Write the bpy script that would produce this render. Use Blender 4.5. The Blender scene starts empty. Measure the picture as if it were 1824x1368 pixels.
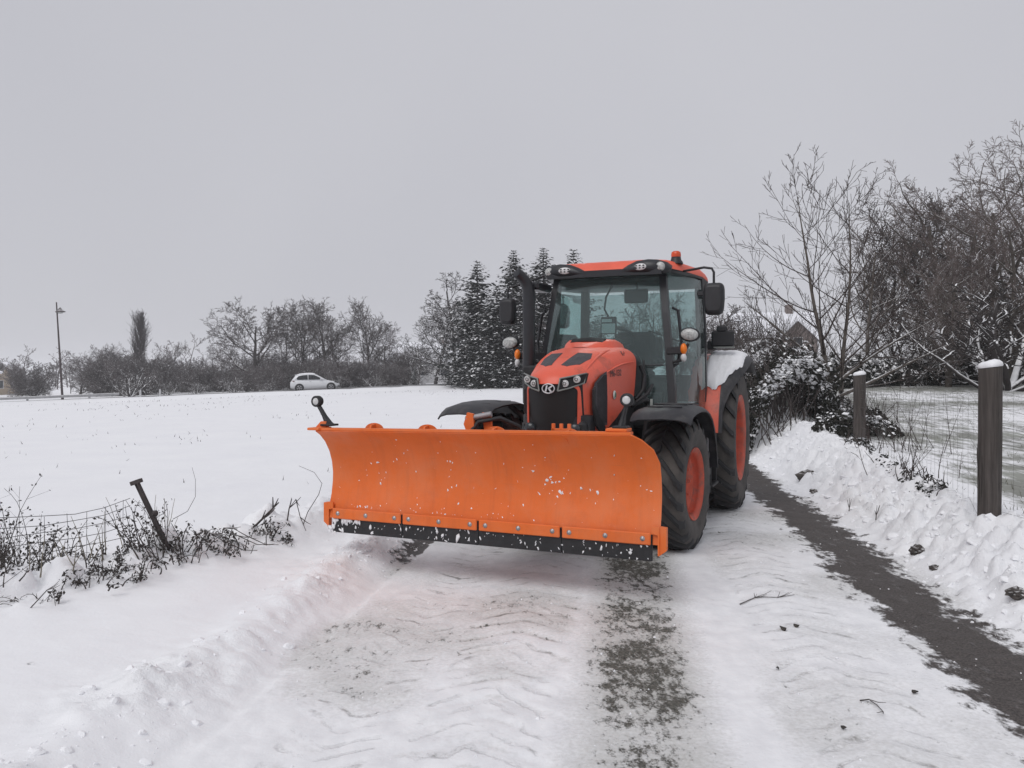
import bpy, bmesh, math, random
import numpy as np
from mathutils import Vector, Matrix
R = math.radians
scene = bpy.context.scene
COL = scene.collection

# ------------------------------------------------------------------ camera
HC = 1.6
cam_d = bpy.data.cameras.new('camera'); cam = bpy.data.objects.new('camera', cam_d); COL.objects.link(cam)
cam.location = (0, 0, HC); cam.rotation_euler = (R(90), 0, 0)
cam_d.sensor_width = 36; cam_d.lens = 36 * 1400 / 1824; cam_d.shift_y = -16 / 1824
cam_d.clip_start = 0.05; cam_d.clip_end = 6000
scene.camera = cam
# ------------------------------------------------------------------ sky: even overcast
SUN_EL, SUN_AZ = 50, 215
world = bpy.data.worlds.new('World'); scene.world = world; world.use_nodes = True
nt = world.node_tree; nt.nodes.clear()
wo = nt.nodes.new('ShaderNodeOutputWorld'); bg = nt.nodes.new('ShaderNodeBackground')
sky = nt.nodes.new('ShaderNodeTexSky'); sky.sky_type = 'NISHITA'; sky.sun_disc = False
sky.sun_elevation = R(SUN_EL); sky.sun_rotation = R(SUN_AZ); sky.dust_density = 4.0; sky.air_density = 1.0
mul = nt.nodes.new('ShaderNodeVectorMath'); mul.operation = 'SCALE'; mul.inputs['Scale'].default_value = 0.06
nt.links.new(sky.outputs[0], mul.inputs[0])
tc = nt.nodes.new('ShaderNodeTexCoord'); nz = nt.nodes.new('ShaderNodeTexNoise')
nz.inputs['Scale'].default_value = 1.3; nz.inputs['Detail'].default_value = 3; nz.inputs['Roughness'].default_value = .45
nt.links.new(tc.outputs['Generated'], nz.inputs['Vector'])
rp = nt.nodes.new('ShaderNodeValToRGB')
rp.color_ramp.elements[0].position = .3; rp.color_ramp.elements[0].color = (.515, .518, .565, 1)
rp.color_ramp.elements[1].position = .7; rp.color_ramp.elements[1].color = (.588, .590, .632, 1)
nt.links.new(nz.outputs['Fac'], rp.inputs['Fac'])
mx = nt.nodes.new('ShaderNodeMix'); mx.data_type = 'RGBA'; mx.inputs['Factor'].default_value = .95
nt.links.new(mul.outputs[0], mx.inputs['A']); nt.links.new(rp.outputs[0], mx.inputs['B'])
nt.links.new(mx.outputs['Result'], bg.inputs['Color']); bg.inputs['Strength'].default_value = 1.0
nt.links.new(bg.outputs[0], wo.inputs['Surface'])
# weak, very soft sun behind the cloud
sd = bpy.data.lights.new('sun', 'SUN'); sd.energy = 1.35; sd.angle = R(40); sd.color = (1, .985, .97)
sun = bpy.data.objects.new('sun', sd); COL.objects.link(sun)
sun.rotation_euler = (R(90 - SUN_EL), 0, R(180 - SUN_AZ))
scene.view_settings.view_transform = 'Standard'; scene.view_settings.look = 'None'
scene.view_settings.exposure = 0.0; scene.view_settings.gamma = 1.0; scene.view_settings.use_curve_mapping = False
scene.cycles.use_denoising = True
scene.cycles.max_bounces = 8; scene.cycles.transparent_max_bounces = 16; scene.cycles.volume_bounces = 1
scene.cycles.caustics_reflective = False; scene.cycles.caustics_refractive = False

# ------------------------------------------------------------------ materials
MATS = {}
def nn(t, typ, **kw):
    n = t.nodes.new(typ)
    for k, v in kw.items(): setattr(n, k, v)
    return n
def new_mat(name):
    m = bpy.data.materials.new(name); m.use_nodes = True
    t = m.node_tree; b = t.nodes['Principled BSDF']
    MATS[name] = m
    return m, t, b
def ramp(t, src, p0, c0, p1, c1):
    r = nn(t, 'ShaderNodeValToRGB'); e = r.color_ramp.elements
    e[0].position = p0; e[0].color = (*c0, 1) if len(c0) == 3 else c0
    e[1].position = p1; e[1].color = (*c1, 1) if len(c1) == 3 else c1
    t.links.new(src, r.inputs['Fac']); return r.outputs['Color']
def noise(t, scale, detail=4, rough=.55, vec=None, mscale=None, rot=None, coord='Object'):
    n = nn(t, 'ShaderNodeTexNoise'); n.inputs['Scale'].default_value = scale
    n.inputs['Detail'].default_value = detail; n.inputs['Roughness'].default_value = rough
    c = nn(t, 'ShaderNodeTexCoord').outputs[coord] if vec is None else vec
    if mscale or rot:
        m = nn(t, 'ShaderNodeMapping')
        if mscale: m.inputs['Scale'].default_value = mscale
        if rot: m.inputs['Rotation'].default_value = rot
        t.links.new(c, m.inputs['Vector']); c = m.outputs[0]
    t.links.new(c, n.inputs['Vector']); return n.outputs['Fac']
def mixc(t, fac, a, b, blend='MIX'):
    m = nn(t, 'ShaderNodeMix'); m.data_type = 'RGBA'; m.blend_type = blend
    for s, v in ((m.inputs['Factor'], fac), (m.inputs['A'], a), (m.inputs['B'], b)):
        if hasattr(v, 'is_linked'): t.links.new(v, s)
        elif isinstance(v, (int, float)): s.default_value = v
        else: s.default_value = (*v, 1) if len(v) == 3 else v
    return m.outputs['Result']
def mth(t, op, a, b=None, clamp=False):
    m = nn(t, 'ShaderNodeMath'); m.operation = op; m.use_clamp = clamp
    for i, v in enumerate((a, b)):
        if v is None: continue
        if hasattr(v, 'is_linked'): t.links.new(v, m.inputs[i])
        else: m.inputs[i].default_value = v
    return m.outputs[0]
def upness(t, lo, hi, nscale=0, namt=0.0):
    g = nn(t, 'ShaderNodeNewGeometry'); s = nn(t, 'ShaderNodeSeparateXYZ')
    t.links.new(g.outputs['Normal'], s.inputs[0]); z = s.outputs['Z']
    if nscale:
        z = mth(t, 'ADD', z, mth(t, 'MULTIPLY', mth(t, 'SUBTRACT', noise(t, nscale, 3), .5), namt))
    mr = nn(t, 'ShaderNodeMapRange'); mr.inputs['From Min'].default_value = lo; mr.inputs['From Max'].default_value = hi
    t.links.new(z, mr.inputs['Value']); return mr.outputs[0]
SNOW = (.86, .865, .88)
def paint(name, col, rough=.45, metal=0.0, var=.15, vscale=6, bump=0.0, bscale=60, snow=None, coat=0.0, dirt=None, spec=.5):
    """colour with mottling, optional grime and snow lying on upward faces (lo, hi, noise scale, noise amount)"""
    m, t, b = new_mat(name)
    lo = tuple(c * (1 - var) for c in col); hi = tuple(min(1, c * (1 + var)) for c in col)
    c = ramp(t, noise(t, vscale, 5, .6), .3, lo, .7, hi)
    if dirt:
        c = mixc(t, ramp(t, noise(t, dirt[1], 6, .65), dirt[2], (0, 0, 0), dirt[3], (1, 1, 1)), c, dirt[0])
    rg = rough
    if snow:
        f = upness(t, *snow); c = mixc(t, f, c, SNOW)
    t.links.new(c, b.inputs['Base Color'])
    b.inputs['Roughness'].default_value = rg; b.inputs['Metallic'].default_value = metal
    b.inputs['Specular IOR Level'].default_value = spec
    if coat: b.inputs['Coat Weight'].default_value = coat; b.inputs['Coat Roughness'].default_value = .2
    if bump:
        bn = nn(t, 'ShaderNodeBump'); bn.inputs['Strength'].default_value = bump; bn.inputs['Distance'].default_value = .01
        t.links.new(noise(t, bscale, 4), bn.inputs['Height']); t.links.new(bn.outputs[0], b.inputs['Normal'])
    return m
paint('hood_paint', (.76, .120, .066), .42, var=.08, vscale=4, coat=.15, dirt=((.26, .075, .05), 4, .54, .80), spec=.4)
paint('roof_paint', (.76, .120, .066), .5, var=.08, snow=(.93, 1.15, 14, .5))
paint('rim_paint', (.54, .085, .042), .55, var=.18, vscale=8, dirt=((.16, .09, .075), 9, .48, .75))
paint('plow_orange', (.75, .155, .028), .48, var=.06, vscale=2.2, bump=.05, bscale=8, dirt=((.64, .13, .03), 3, .55, .8), spec=.35)
_m = MATS['plow_orange']; _t = _m.node_tree; _b = _t.nodes['Principled BSDF']; _c = _b.inputs['Base Color'].links[0].from_socket
_c = mixc(_t, ramp(_t, noise(_t, 1.0, 6, .7, mscale=(2, 16, 1.6)), .50, (0, 0, 0), .80, (.30, .30, .30)), _c, (.42, .09, .03))
_f = ramp(_t, noise(_t, 2.4, 6, .7), .45, (0, 0, 0), .78, (.26, .26, .26)); _c = mixc(_t, _f, _c, (.60, .34, .22))
_c = mixc(_t, ramp(_t, noise(_t, 1.0, 3, .5, mscale=(60, 2.2, 90), rot=(R(14), 0, 0)), .70, (0, 0, 0), .76, (.35, .35, .35)), _c, (.45, .13, .05))
_t.links.new(_c, _b.inputs['Base Color']); _t.links.new(ramp(_t, noise(_t, 5, 5, .65), .3, (.38, .38, .38), .7, (.66, .66, .66)), _b.inputs['Roughness'])
paint('black_plastic', (.018, .018, .021), .5, var=.25, vscale=9, bump=.08, snow=(1.15, 1.6, 25, .7))
paint('fender_black', (.022, .022, .026), .5, var=.3, vscale=7, dirt=((.07, .066, .066), 6, .5, .75))
paint('chassis_black', (.012, .012, .014), .55, var=.3, vscale=9, dirt=((.04, .037, .035), 8, .55, .8))
paint('rubber', (.020, .020, .022), .75, var=.25, vscale=7, bump=.3, bscale=40, dirt=((.34, .34, .35), 16, .66, .76))
paint('side_rubber', (.05, .046, .044), .8, var=.25, vscale=7, bump=.3, bscale=40, dirt=((.10, .09, .082), 4, .4, .7))
paint('edge_rubber', (.016, .016, .018), .6, var=.3, vscale=10, bump=.2)
paint('pillar_black', (.016, .017, .021), .38, var=.15)
paint('mesh_dark', (.06, .055, .062), .6, var=.25, vscale=14, bump=.5, bscale=220)
paint('void_black', (.006, .006, .007), .6, var=.2)
paint('steel', (.42, .42, .43), .4, metal=.8, var=.15)
paint('grey_trim', (.20, .21, .20), .4, var=.1)
paint('interior', (.045, .05, .052), .7, var=.15)
paint('interior_pale', (.12, .13, .13), .7, var=.1)
paint('screen_pale', (.45, .55, .55), .3, var=.05)
paint('decal_dark', (.05, .03, .03), .5, var=.1)
paint('decal_pale', (.62, .66, .62), .5, var=.1)
paint('decal_green', (.05, .16, .09), .5, var=.1)
paint('logo_silver', (.62, .62, .64), .3, metal=.3, var=.05)
paint('snow_lump', (.85, .855, .875), .75, var=.03, vscale=14, bump=.6, bscale=30)
paint('tin_grey', (.30, .29, .30), .5, metal=.4, var=.15)
m, t, b = new_mat('post_wood')
_g = noise(t, 1.0, 6, .7, mscale=(45, 45, 2.2)); _g2 = noise(t, 3, 4, .6)
t.links.new(mixc(t, ramp(t, _g2, .35, (0, 0, 0), .7, (.6, .6, .6)), ramp(t, _g, .32, (.032, .027, .025), .68, (.125, .108, .10)), (.055, .046, .040)), b.inputs['Base Color']); b.inputs['Roughness'].default_value = .9
_bn = nn(t, 'ShaderNodeBump'); _bn.inputs['Strength'].default_value = .8; _bn.inputs['Distance'].default_value = .01; t.links.new(_g, _bn.inputs['Height']); t.links.new(_bn.outputs[0], b.inputs['Normal'])
paint('rust_post', (.045, .036, .036), .7, var=.35, vscale=14, snow=(.75, 1.2, 20, .5))
paint('wire', (.10, .095, .095), .5, metal=.5, var=.2)
paint('dead_stem', (.055, .045, .042), .85, var=.35, vscale=20, snow=(.82, 1.25, 14, .9))
paint('dead_leaf', (.045, .040, .036), .85, var=.45, vscale=9)
paint('straw', (.20, .18, .14), .9, var=.3, vscale=8)
paint('grass', (.085, .085, .050), .9, var=.4, vscale=5)
paint('clod', (.07, .06, .055), .9, var=.5, vscale=18, bump=.8, bscale=30, snow=(.75, 1.2, 12, .8))
paint('car_white', (.66, .67, .69), .3, var=.03, coat=.4)
paint('car_glass', (.012, .014, .017), .08, var=.1)
paint('alloy', (.35, .35, .36), .35, metal=.6, var=.1)
paint('tail_red', (.10, .015, .015), .3, var=.1)
paint('lamp_pole', (.055, .040, .042), .5, metal=.2, var=.15, snow=(.6, 1.0, 10, .3))
paint('galvanised', (.36, .36, .37), .5, metal=.4, var=.15, snow=(.55, .9, 4, .3))
paint('render_cream', (.42, .34, .25), .9, var=.1)
paint('render_white', (.45, .45, .46), .9, var=.1)
paint('render_brown', (.17, .14, .13), .9, var=.15)
paint('roof_snow', (.80, .81, .85), .8, var=.04, dirt=((.20, .18, .18), 1.2, .66, .74))
paint('window_dark', (.03, .035, .04), .15, var=.1)
paint('amber', (.85, .20, .012), .25, var=.06)
paint('beacon_red', (.62, .075, .02), .25, var=.1)
paint('lens_white', (.60, .60, .60), .12, var=.1, vscale=60)
paint('lens_clear', (.42, .43, .42), .08, var=.45, vscale=45)
paint('reflector', (.55, .55, .56), .15, metal=.6, var=.2, vscale=50)
def bark(name, col, snow, var=.3):
    return paint(name, col, .9, var=var, vscale=6, snow=snow, spec=.15)
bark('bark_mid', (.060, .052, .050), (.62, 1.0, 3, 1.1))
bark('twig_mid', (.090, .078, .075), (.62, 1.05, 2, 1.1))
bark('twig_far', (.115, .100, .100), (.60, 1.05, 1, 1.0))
bark('bark_snowy', (.055, .048, .047), (.10, .6, 4, .9))
bark('twig_snowy', (.055, .048, .047), (.20, .7, 3, .9))
bark('bark_near', (.115, .100, .088), (.50, .85, 6, .9))
bark('twig_near', (.060, .048, .044), (.78, 1.1, 5, .9))
bark('twig_willow', (.150, .122, .114), (.55, .95, 2.5, 1.1))
bark('poplar_bark', (.055, .045, .048), (.9, 1.3, 2, .8))
def leafy(name, dark, darkvar, thr):
    m, t, b = new_mat(name)
    a = nn(t, 'ShaderNodeAttribute', attribute_name='tint')
    c = ramp(t, noise(t, 5, 3), .3, dark, .7, darkvar)
    f = ramp(t, a.outputs['Fac'], thr, (0, 0, 0), thr + .04, (1, 1, 1))
    t.links.new(mixc(t, f, c, SNOW), b.inputs['Base Color']); b.inputs['Roughness'].default_value = .75
    b.inputs['Specular IOR Level'].default_value = .2
    return m
leafy('spruce_leaf', (.007, .010, .010), (.020, .025, .022), .62)
leafy('ivy_leaf', (.014, .016, .013), (.040, .038, .032), .66)
def glass(name, tint, refl):
    m, t, b = new_mat(name); t.nodes.remove(b)
    out = t.nodes['Material Output']
    tr = nn(t, 'ShaderNodeBsdfTransparent'); gl = nn(t, 'ShaderNodeBsdfGlossy')
    gl.inputs['Roughness'].default_value = .03; gl.inputs['Color'].default_value = (.93, 1, .99, 1)
    df = nn(t, 'ShaderNodeBsdfDiffuse'); df.inputs['Color'].default_value = (.26, .31, .31, 1)
    tr.inputs['Color'].default_value = (*tint, 1)
    fr = nn(t, 'ShaderNodeFresnel'); fr.inputs['IOR'].default_value = 1.45
    dust = ramp(t, noise(t, 2.2, 5, .6), .3, (.05, .05, .05), .75, (.15, .15, .15))
    s0 = nn(t, 'ShaderNodeMixShader'); t.links.new(dust, s0.inputs[0]); t.links.new(tr.outputs[0], s0.inputs[1]); t.links.new(df.outputs[0], s0.inputs[2])
    s = nn(t, 'ShaderNodeMixShader'); t.links.new(mth(t, 'MULTIPLY', fr.outputs[0], refl), s.inputs[0])
    t.links.new(s0.outputs[0], s.inputs[1]); t.links.new(gl.outputs[0], s.inputs[2]); t.links.new(s.outputs[0], out.inputs['Surface'])
    return m
glass('cab_glass', (.80, .88, .875), 1.2)

# ------------------------------------------------------------------ mesh helpers
def V(*a): return Vector(a)
class MB:
    def __init__(s): s.v = []; s.f = []; s.sm = []
    def add(s, vs, fs, smooth=False):
        o = len(s.v); s.v += [tuple(p) for p in vs]
        s.f += [tuple(i + o for i in f) for f in fs]; s.sm += [smooth] * len(fs); return s
    def box(s, x0, x1, y0, y1, z0, z1, b=0.0, M=None):
        if x0 > x1: x0, x1 = x1, x0
        if y0 > y1: y0, y1 = y1, y0
        if z0 > z1: z0, z1 = z1, z0
        b = min(b, (x1-x0)*.49, (y1-y0)*.49, (z1-z0)*.49)
        if b <= 0:
            vs = [(x, y, z) for x in (x0, x1) for y in (y0, y1) for z in (z0, z1)]
            fs = [(0, 1, 3, 2), (4, 6, 7, 5), (0, 4, 5, 1), (2, 3, 7, 6), (0, 2, 6, 4), (1, 5, 7, 3)]
        else:
            vs = []; idx = {}
            for ix, (xa, sx) in enumerate(((x0, 1), (x1, -1))):
                for iy, (ya, sy) in enumerate(((y0, 1), (y1, -1))):
                    for iz, (za, sz) in enumerate(((z0, 1), (z1, -1))):
                        for ax in range(3):
                            p = [xa + sx*b, ya + sy*b, za + sz*b]; p[ax] = (xa, ya, za)[ax]
                            idx[(ix, iy, iz, ax)] = len(vs); vs.append(tuple(p))
            I = lambda x, y, z, a: idx[(x, y, z, a)]
            fs = []
            for k in (0, 1):
                fs.append((I(k,0,0,0), I(k,1,0,0), I(k,1,1,0), I(k,0,1,0)) if k else (I(k,0,0,0), I(k,0,1,0), I(k,1,1,0), I(k,1,0,0)))
                fs.append((I(0,k,0,1), I(0,k,1,1), I(1,k,1,1), I(1,k,0,1)) if k else (I(0,k,0,1), I(1,k,0,1), I(1,k,1,1), I(0,k,1,1)))
                fs.append((I(0,0,k,2), I(1,0,k,2), I(1,1,k,2), I(0,1,k,2)) if k else (I(0,0,k,2), I(0,1,k,2), I(1,1,k,2), I(1,0,k,2)))
            for a in (0, 1):
                for c in (0, 1):
                    fs.append((I(a,c,0,0), I(a,c,1,0), I(a,c,1,1), I(a,c,0,1)))
                    fs.append((I(a,0,c,0), I(a,1,c,0), I(a,1,c,2), I(a,0,c,2)))
                    fs.append((I(0,a,c,1), I(1,a,c,1), I(1,a,c,2), I(0,a,c,2)))
                    for d in (0, 1): fs.append((I(a,c,d,0), I(a,c,d,1), I(a,c,d,2)))
        if M is not None: vs = [tuple(M @ Vector(p)) for p in vs]
        return s.add(vs, fs)
    def loft(s, rings, closed=True, caps=True, smooth=True):
        n = len(rings[0]); vs = [p for r in rings for p in r]; fs = []
        for i in range(len(rings) - 1):
            for j in range(n if closed else n - 1):
                k = (j + 1) % n
                fs.append((i*n + j, i*n + k, (i+1)*n + k, (i+1)*n + j))
        s.add(vs, fs, smooth)
        if caps and closed:
            s.add(rings[0], [tuple(reversed(range(n)))]); s.add(rings[-1], [tuple(range(n))])
        return s
    def tube(s, pts, r, n=8, caps=True, smooth=True):
        pts = [Vector(p) for p in pts]; rr = r if isinstance(r, (list, tuple)) else [r] * len(pts)
        rings = []; up = None
        for i, p in enumerate(pts):
            d = (pts[min(i+1, len(pts)-1)] - pts[max(i-1, 0)]).normalized()
            if up is None:
                up = V(0, 0, 1) if abs(d.z) < .9 else V(1, 0, 0)
            a = d.cross(up).normalized(); up2 = a.cross(d).normalized(); up = up2
            rings.append([p + (a*math.cos(2*math.pi*k/n) + up2*math.sin(2*math.pi*k/n)) * rr[i] for k in range(n)])
        return s.loft(rings, True, caps, smooth)
    def lathe(s, prof, n=32, axis='y', c=(0, 0, 0), smooth=True, closed=False):
        """prof: (r, h) pairs along the axis"""
        rings = []
        for r, h in prof:
            ring = []
            for k in range(n):
                a = 2*math.pi*k/n; q = (r*math.cos(a), r*math.sin(a))
                p = {'y': (q[0], h, q[1]), 'z': (q[0], q[1], h), 'x': (h, q[0], q[1])}[axis]
                ring.append((p[0]+c[0], p[1]+c[1], p[2]+c[2]))
            rings.append(ring)
        if closed: rings.append(rings[0])
        return s.loft(rings, True, False, smooth)
    def ell(s, c, r, nu=12, nv=7, M=None):
        rings = []
        for i in range(nv + 1):
            a = math.pi * (i + .02 if i == 0 else i - .02 if i == nv else i) / nv
            rings.append([(c[0] + r[0]*math.sin(a)*math.cos(2*math.pi*k/nu), c[1] + r[1]*math.sin(a)*math.sin(2*math.pi*k/nu), c[2] + r[2]*math.cos(a)) for k in range(nu)])
        if M is not None: rings = [[tuple(M @ Vector(p)) for p in q] for q in rings]
        return s.loft(rings, True, True, True)
    def prism(s, poly, d):
        """poly: 3d points (planar-ish), d: extrusion vector"""
        n = len(poly); a = [Vector(p) for p in poly]; b = [p + Vector(d) for p in a]
        fs = [tuple(range(n)), tuple(reversed(range(n, 2*n)))] + [(i, i + n, (i+1) % n + n, (i+1) % n) for i in range(n)]
        return s.add(a + b, fs)
    def sheet(s, grid, th=0.0, smooth=True):
        """grid[i][j] of points; th>0 gives thickness along vertex normals"""
        ni, nj = len(grid), len(grid[0]); P = np.array([[tuple(p) for p in r] for r in grid], float)
        q = [(i*nj + j, (i+1)*nj + j, (i+1)*nj + j + 1, i*nj + j + 1) for i in range(ni-1) for j in range(nj-1)]
        if th == 0: return s.add(P.reshape(-1, 3), q, smooth)
        du = np.gradient(P, axis=0); dv = np.gradient(P, axis=1)
        N = np.cross(du, dv); N /= np.maximum(np.linalg.norm(N, axis=2, keepdims=True), 1e-9)
        Q = P - N * th
        s.add(P.reshape(-1, 3), q, smooth); s.add(Q.reshape(-1, 3), [tuple(reversed(f)) for f in q], smooth)
        b = [(0, j) for j in range(nj)] + [(i, nj-1) for i in range(1, ni)] + [(ni-1, j) for j in range(nj-2, -1, -1)] + [(i, 0) for i in range(ni-2, 0, -1)]
        m = len(b)
        s.add([P[k] for k in b] + [Q[k] for k in b], [(k, (k+1) % m, (k+1) % m + m, k + m) for k in range(m)])
        return s
    def build(s, name, mat, parent=None, loc=None, fix=True):
        me = bpy.data.meshes.new(name); me.from_pydata(s.v, [], s.f); me.update()
        me.polygons.foreach_set('use_smooth', s.sm)
        if fix:
            bm = bmesh.new(); bm.from_mesh(me); bmesh.ops.recalc_face_normals(bm, faces=bm.faces); bm.to_mesh(me); bm.free()
        me.materials.append(MATS[mat])
        return link(name, me, parent, loc)
def link(name, me, parent=None, loc=None):
    o = bpy.data.objects.new(name, me); COL.objects.link(o)
    if parent is not None: o.parent = parent
    if loc is not None: o.location = loc
    return o
def tag(o, label=None, cat=None, group=None, kind=None):
    if label: o['label'] = label
    if cat: o['category'] = cat
    if group: o['group'] = group
    if kind: o['kind'] = kind
    return o
def thing(name, label, cat, loc=(0, 0, 0), rz=0, group=None):
    o = bpy.data.objects.new(name, None); COL.objects.link(o); o.empty_display_size = .2
    o.location = loc; o.rotation_euler = (0, 0, rz); return tag(o, label, cat, group)
def np_mesh(name, verts, faces, mat, parent=None, loc=None, tint=None, smooth=False):
    """faces: (n,3) or (n,4) int array"""
    me = bpy.data.meshes.new(name); n, k = faces.shape
    me.vertices.add(len(verts)); me.vertices.foreach_set('co', np.ascontiguousarray(verts, np.float32).ravel())
    me.loops.add(n*k); me.loops.foreach_set('vertex_index', np.ascontiguousarray(faces, np.int32).ravel())
    me.polygons.add(n); me.polygons.foreach_set('loop_start', np.arange(0, n*k, k, dtype=np.int32))
    me.polygons.foreach_set('use_smooth', np.full(n, smooth, bool))
    me.update(calc_edges=True)
    if tint is not None:
        a = me.attributes.new('tint', 'FLOAT', 'POINT'); a.data.foreach_set('value', np.ascontiguousarray(tint, np.float32))
    me.materials.append(MATS[mat]); return link(name, me, parent, loc) if parent is not None or loc is not None else me
def text_mesh(txt, size, ext=.001):
    cu = bpy.data.curves.new('t', 'FONT'); cu.body = txt; cu.size = size; cu.extrude = ext; cu.align_x = 'CENTER'; cu.align_y = 'CENTER'
    o = bpy.data.objects.new('t', cu); COL.objects.link(o)
    bpy.context.view_layer.update()
    me = bpy.data.meshes.new_from_object(o.evaluated_get(bpy.context.evaluated_depsgraph_get()))
    bpy.data.objects.remove(o); bpy.data.curves.remove(cu); return me

# ------------------------------------------------------------------ noise in numpy (terrain relief)
_rng = np.random.RandomState(7); _PERM = _rng.rand(256, 256)
def vnoise(x, y):
    xi = np.floor(x).astype(int); yi = np.floor(y).astype(int); fx = x - xi; fy = y - yi
    fx = fx*fx*(3 - 2*fx); fy = fy*fy*(3 - 2*fy)
    g = lambda a, b: _PERM[a & 255, b & 255]
    return (g(xi, yi)*(1-fx) + g(xi+1, yi)*fx)*(1-fy) + (g(xi, yi+1)*(1-fx) + g(xi+1, yi+1)*fx)*fy
def fbm(x, y, o=4, g=.5):
    s = 0; a = 1; t = 0
    for k in range(o):
        s = s + a*vnoise(x*2**k + 17.3*k, y*2**k + 9.1*k); t += a; a *= g
    return s/t - .5
def sstep(a, b, x):
    t = np.clip((x - a)/(b - a), 0, 1); return t*t*(3 - 2*t)
# ------------------------------------------------------------------ terrain
LK = .142; LC = 1 / math.sqrt(1 + LK*LK)
def lane_t(x, y): return (x - (.544 + (y - 3.2)*LK)) * LC
def lane_xy(s, t):                       # s = world y of the foot point
    return (.544 + (s - 3.2)*LK + t*LC, s - t*LK*LC)
RX, RY, RDX, RDY = -16.7, 66.7, .97, .243
def road_km(x, y): return (x - RX)*RDX + (y - RY)*RDY, (x - RX)*RDY - (y - RY)*RDX
def road_z(k): return .10 + .038*np.clip(k, -30, 26)
def base(x, y):
    x = np.asarray(x, float); y = np.asarray(y, float)
    t = lane_t(x, y); k, m = road_km(x, y)
    w = np.clip(1 - m/58, 0, 1)
    left = .12 + (road_z(k) - .12)*w
    right = np.clip(.26 + .044*(y - 6), .20, 1.36)
    lane = np.clip(.016*np.maximum(y - 12, 0), 0, .9)
    z = lane + (left - lane)*sstep(-2.0, -3.1, t) + (right - lane)*sstep(2.35, 3.3, t)
    far = sstep(2, 14, -m)               # beyond the road
    return z*(1 - far) + np.maximum(road_z(k), right*sstep(6, 16, x)*.9 - 5*(x < 6))*far
def gz(x, y): return float(base(x, y))
BRUSH = [(-4.3, 3.6), (-3.34, 5.13), (-2.66, 6.2), (-1.96, 7.5), (-1.72, 8.4)]
def brush_d(x, y):
    d = np.full(np.shape(x), 99.0)
    for (ax, ay), (bx, by) in zip(BRUSH, BRUSH[1:]):
        ux, uy = bx-ax, by-ay; q = np.clip(((x-ax)*ux + (y-ay)*uy)/(ux*ux + uy*uy), 0, 1)
        d = np.minimum(d, np.hypot(x - ax - q*ux, y - ay - q*uy))
    return d
def axis_pts(lo, f0, f1, hi, step, g):
    a = list(np.arange(f0, f1, step)); d = step; p = a[-1]
    while p < hi: d *= g; p += d; a.append(p)
    d = step; p = f0; left = []
    while p > lo: d *= g; p -= d; left.append(p)
    return np.array(left[::-1] + a)
xs = axis_pts(-1800, -4.6, 5.2, 1800, .024, 1.10)
ys = [2.3]
while ys[-1] < 2600:
    y = ys[-1]; ys.append(y + (max(.017, .0056*y) if y < 16 else min(.0056*16*(y/16)**1.7, 120)))
d = .03; p = 2.3; pre = []
while p > -60: d *= 1.2; p -= d; pre.append(p)
ys = np.array(pre[::-1] + ys)
GX, GY = np.meshgrid(xs, ys, indexing='xy')
T = lane_t(GX, GY); S = GY + T*LK*LC
Z = base(GX, GY)
near = sstep(40, 18, GY)
Z += near*.045*fbm(GX*.5, GY*.5, 4) + near*.012*fbm(GX*5, GY*5, 3)
Z += sstep(12, 30, GY)*.26*fbm(GX*.09, GY*.09, 4)*(1 - sstep(52, 62, GY))
_k, _m = road_km(GX, GY)
Z += .30*sstep(4.8, 3.6, _m)*sstep(2.5, 3.2, _m)*(GX < 30)
lane_m = sstep(-2.15, -1.9, T)*sstep(2.45, 2.2, T)
# windrow of ploughed snow, right: a broken ridge of lumps against the fence
prof_r = sstep(2.2, 2.62, T)*sstep(3.6, 2.95, T)*sstep(22, 14, GY)*sstep(1.5, 3.2, GY)
hr = .05 + .14*fbm(S*.9, T*.9 + 40, 3) + .06*sstep(9, 4.5, S)
Z += prof_r*hr*sstep(0, .2, near)
prof_l = np.exp(-((T + 2.28)/.20)**2)*sstep(9.0, 6.6, S)
Z += prof_l*(.075 + .08*fbm(S*1.7 + 9, T*2, 3))
bd = brush_d(GX, GY)
Z += np.exp(-(bd/.33)**2)*(.13 + .26*fbm(GX*1.6 + 5, GY*1.6, 3))*sstep(3.4, 4.6, GY)
# lumps: rounded cells pressed together (cellular relief)
rs = np.random.RandomState(11)
_JX, _JY, _JH = rs.rand(256, 256), rs.rand(256, 256), rs.rand(256, 256)
def cells(x, y, sharp=1.0):
    xi = np.floor(x).astype(int); yi = np.floor(y).astype(int); best = np.zeros(np.shape(x))
    for dx in (-1, 0, 1):
        for dy in (-1, 0, 1):
            a, c = (xi + dx) & 255, (yi + dy) & 255
            q = (x - xi - dx - _JX[a, c])**2 + (y - yi - dy - _JY[a, c])**2
            rr = .25 + .75*_JH[a, c]
            best = np.maximum(best, rr*sstep(1.0, .25, q/(rr*rr*.62)))
    return best
nz_ = near > .02
def lumps(mask, amp, sc, seed):
    out = np.zeros_like(Z); m_ = (mask > .005) & (GY < 24) & (GY > 1.5)
    x, y = GX[m_], GY[m_]; wx = x*sc + .5*fbm(x*sc*1.1 + seed, y*sc*1.1, 2); wy = y*sc + .5*fbm(x*sc*1.1, y*sc*1.1 + seed + 7, 2)
    out[m_] = cells(wx + seed*13.7, wy + seed*5.1)*amp*mask[m_]; return out
patch = np.clip(.55 + 2.4*fbm(GX*1.1 + 3, GY*1.1, 3), 0, 1.25)
Z += prof_r*.04 + lumps(prof_r*patch, .07, 3.2, 1) + lumps(prof_r*np.clip(1.4 - patch*.5, .4, 1), .085, 6.5, 2) + lumps(prof_r, .045, 12, 3) + prof_r*.05*fbm(GX*11, GY*11, 4, .65)
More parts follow.
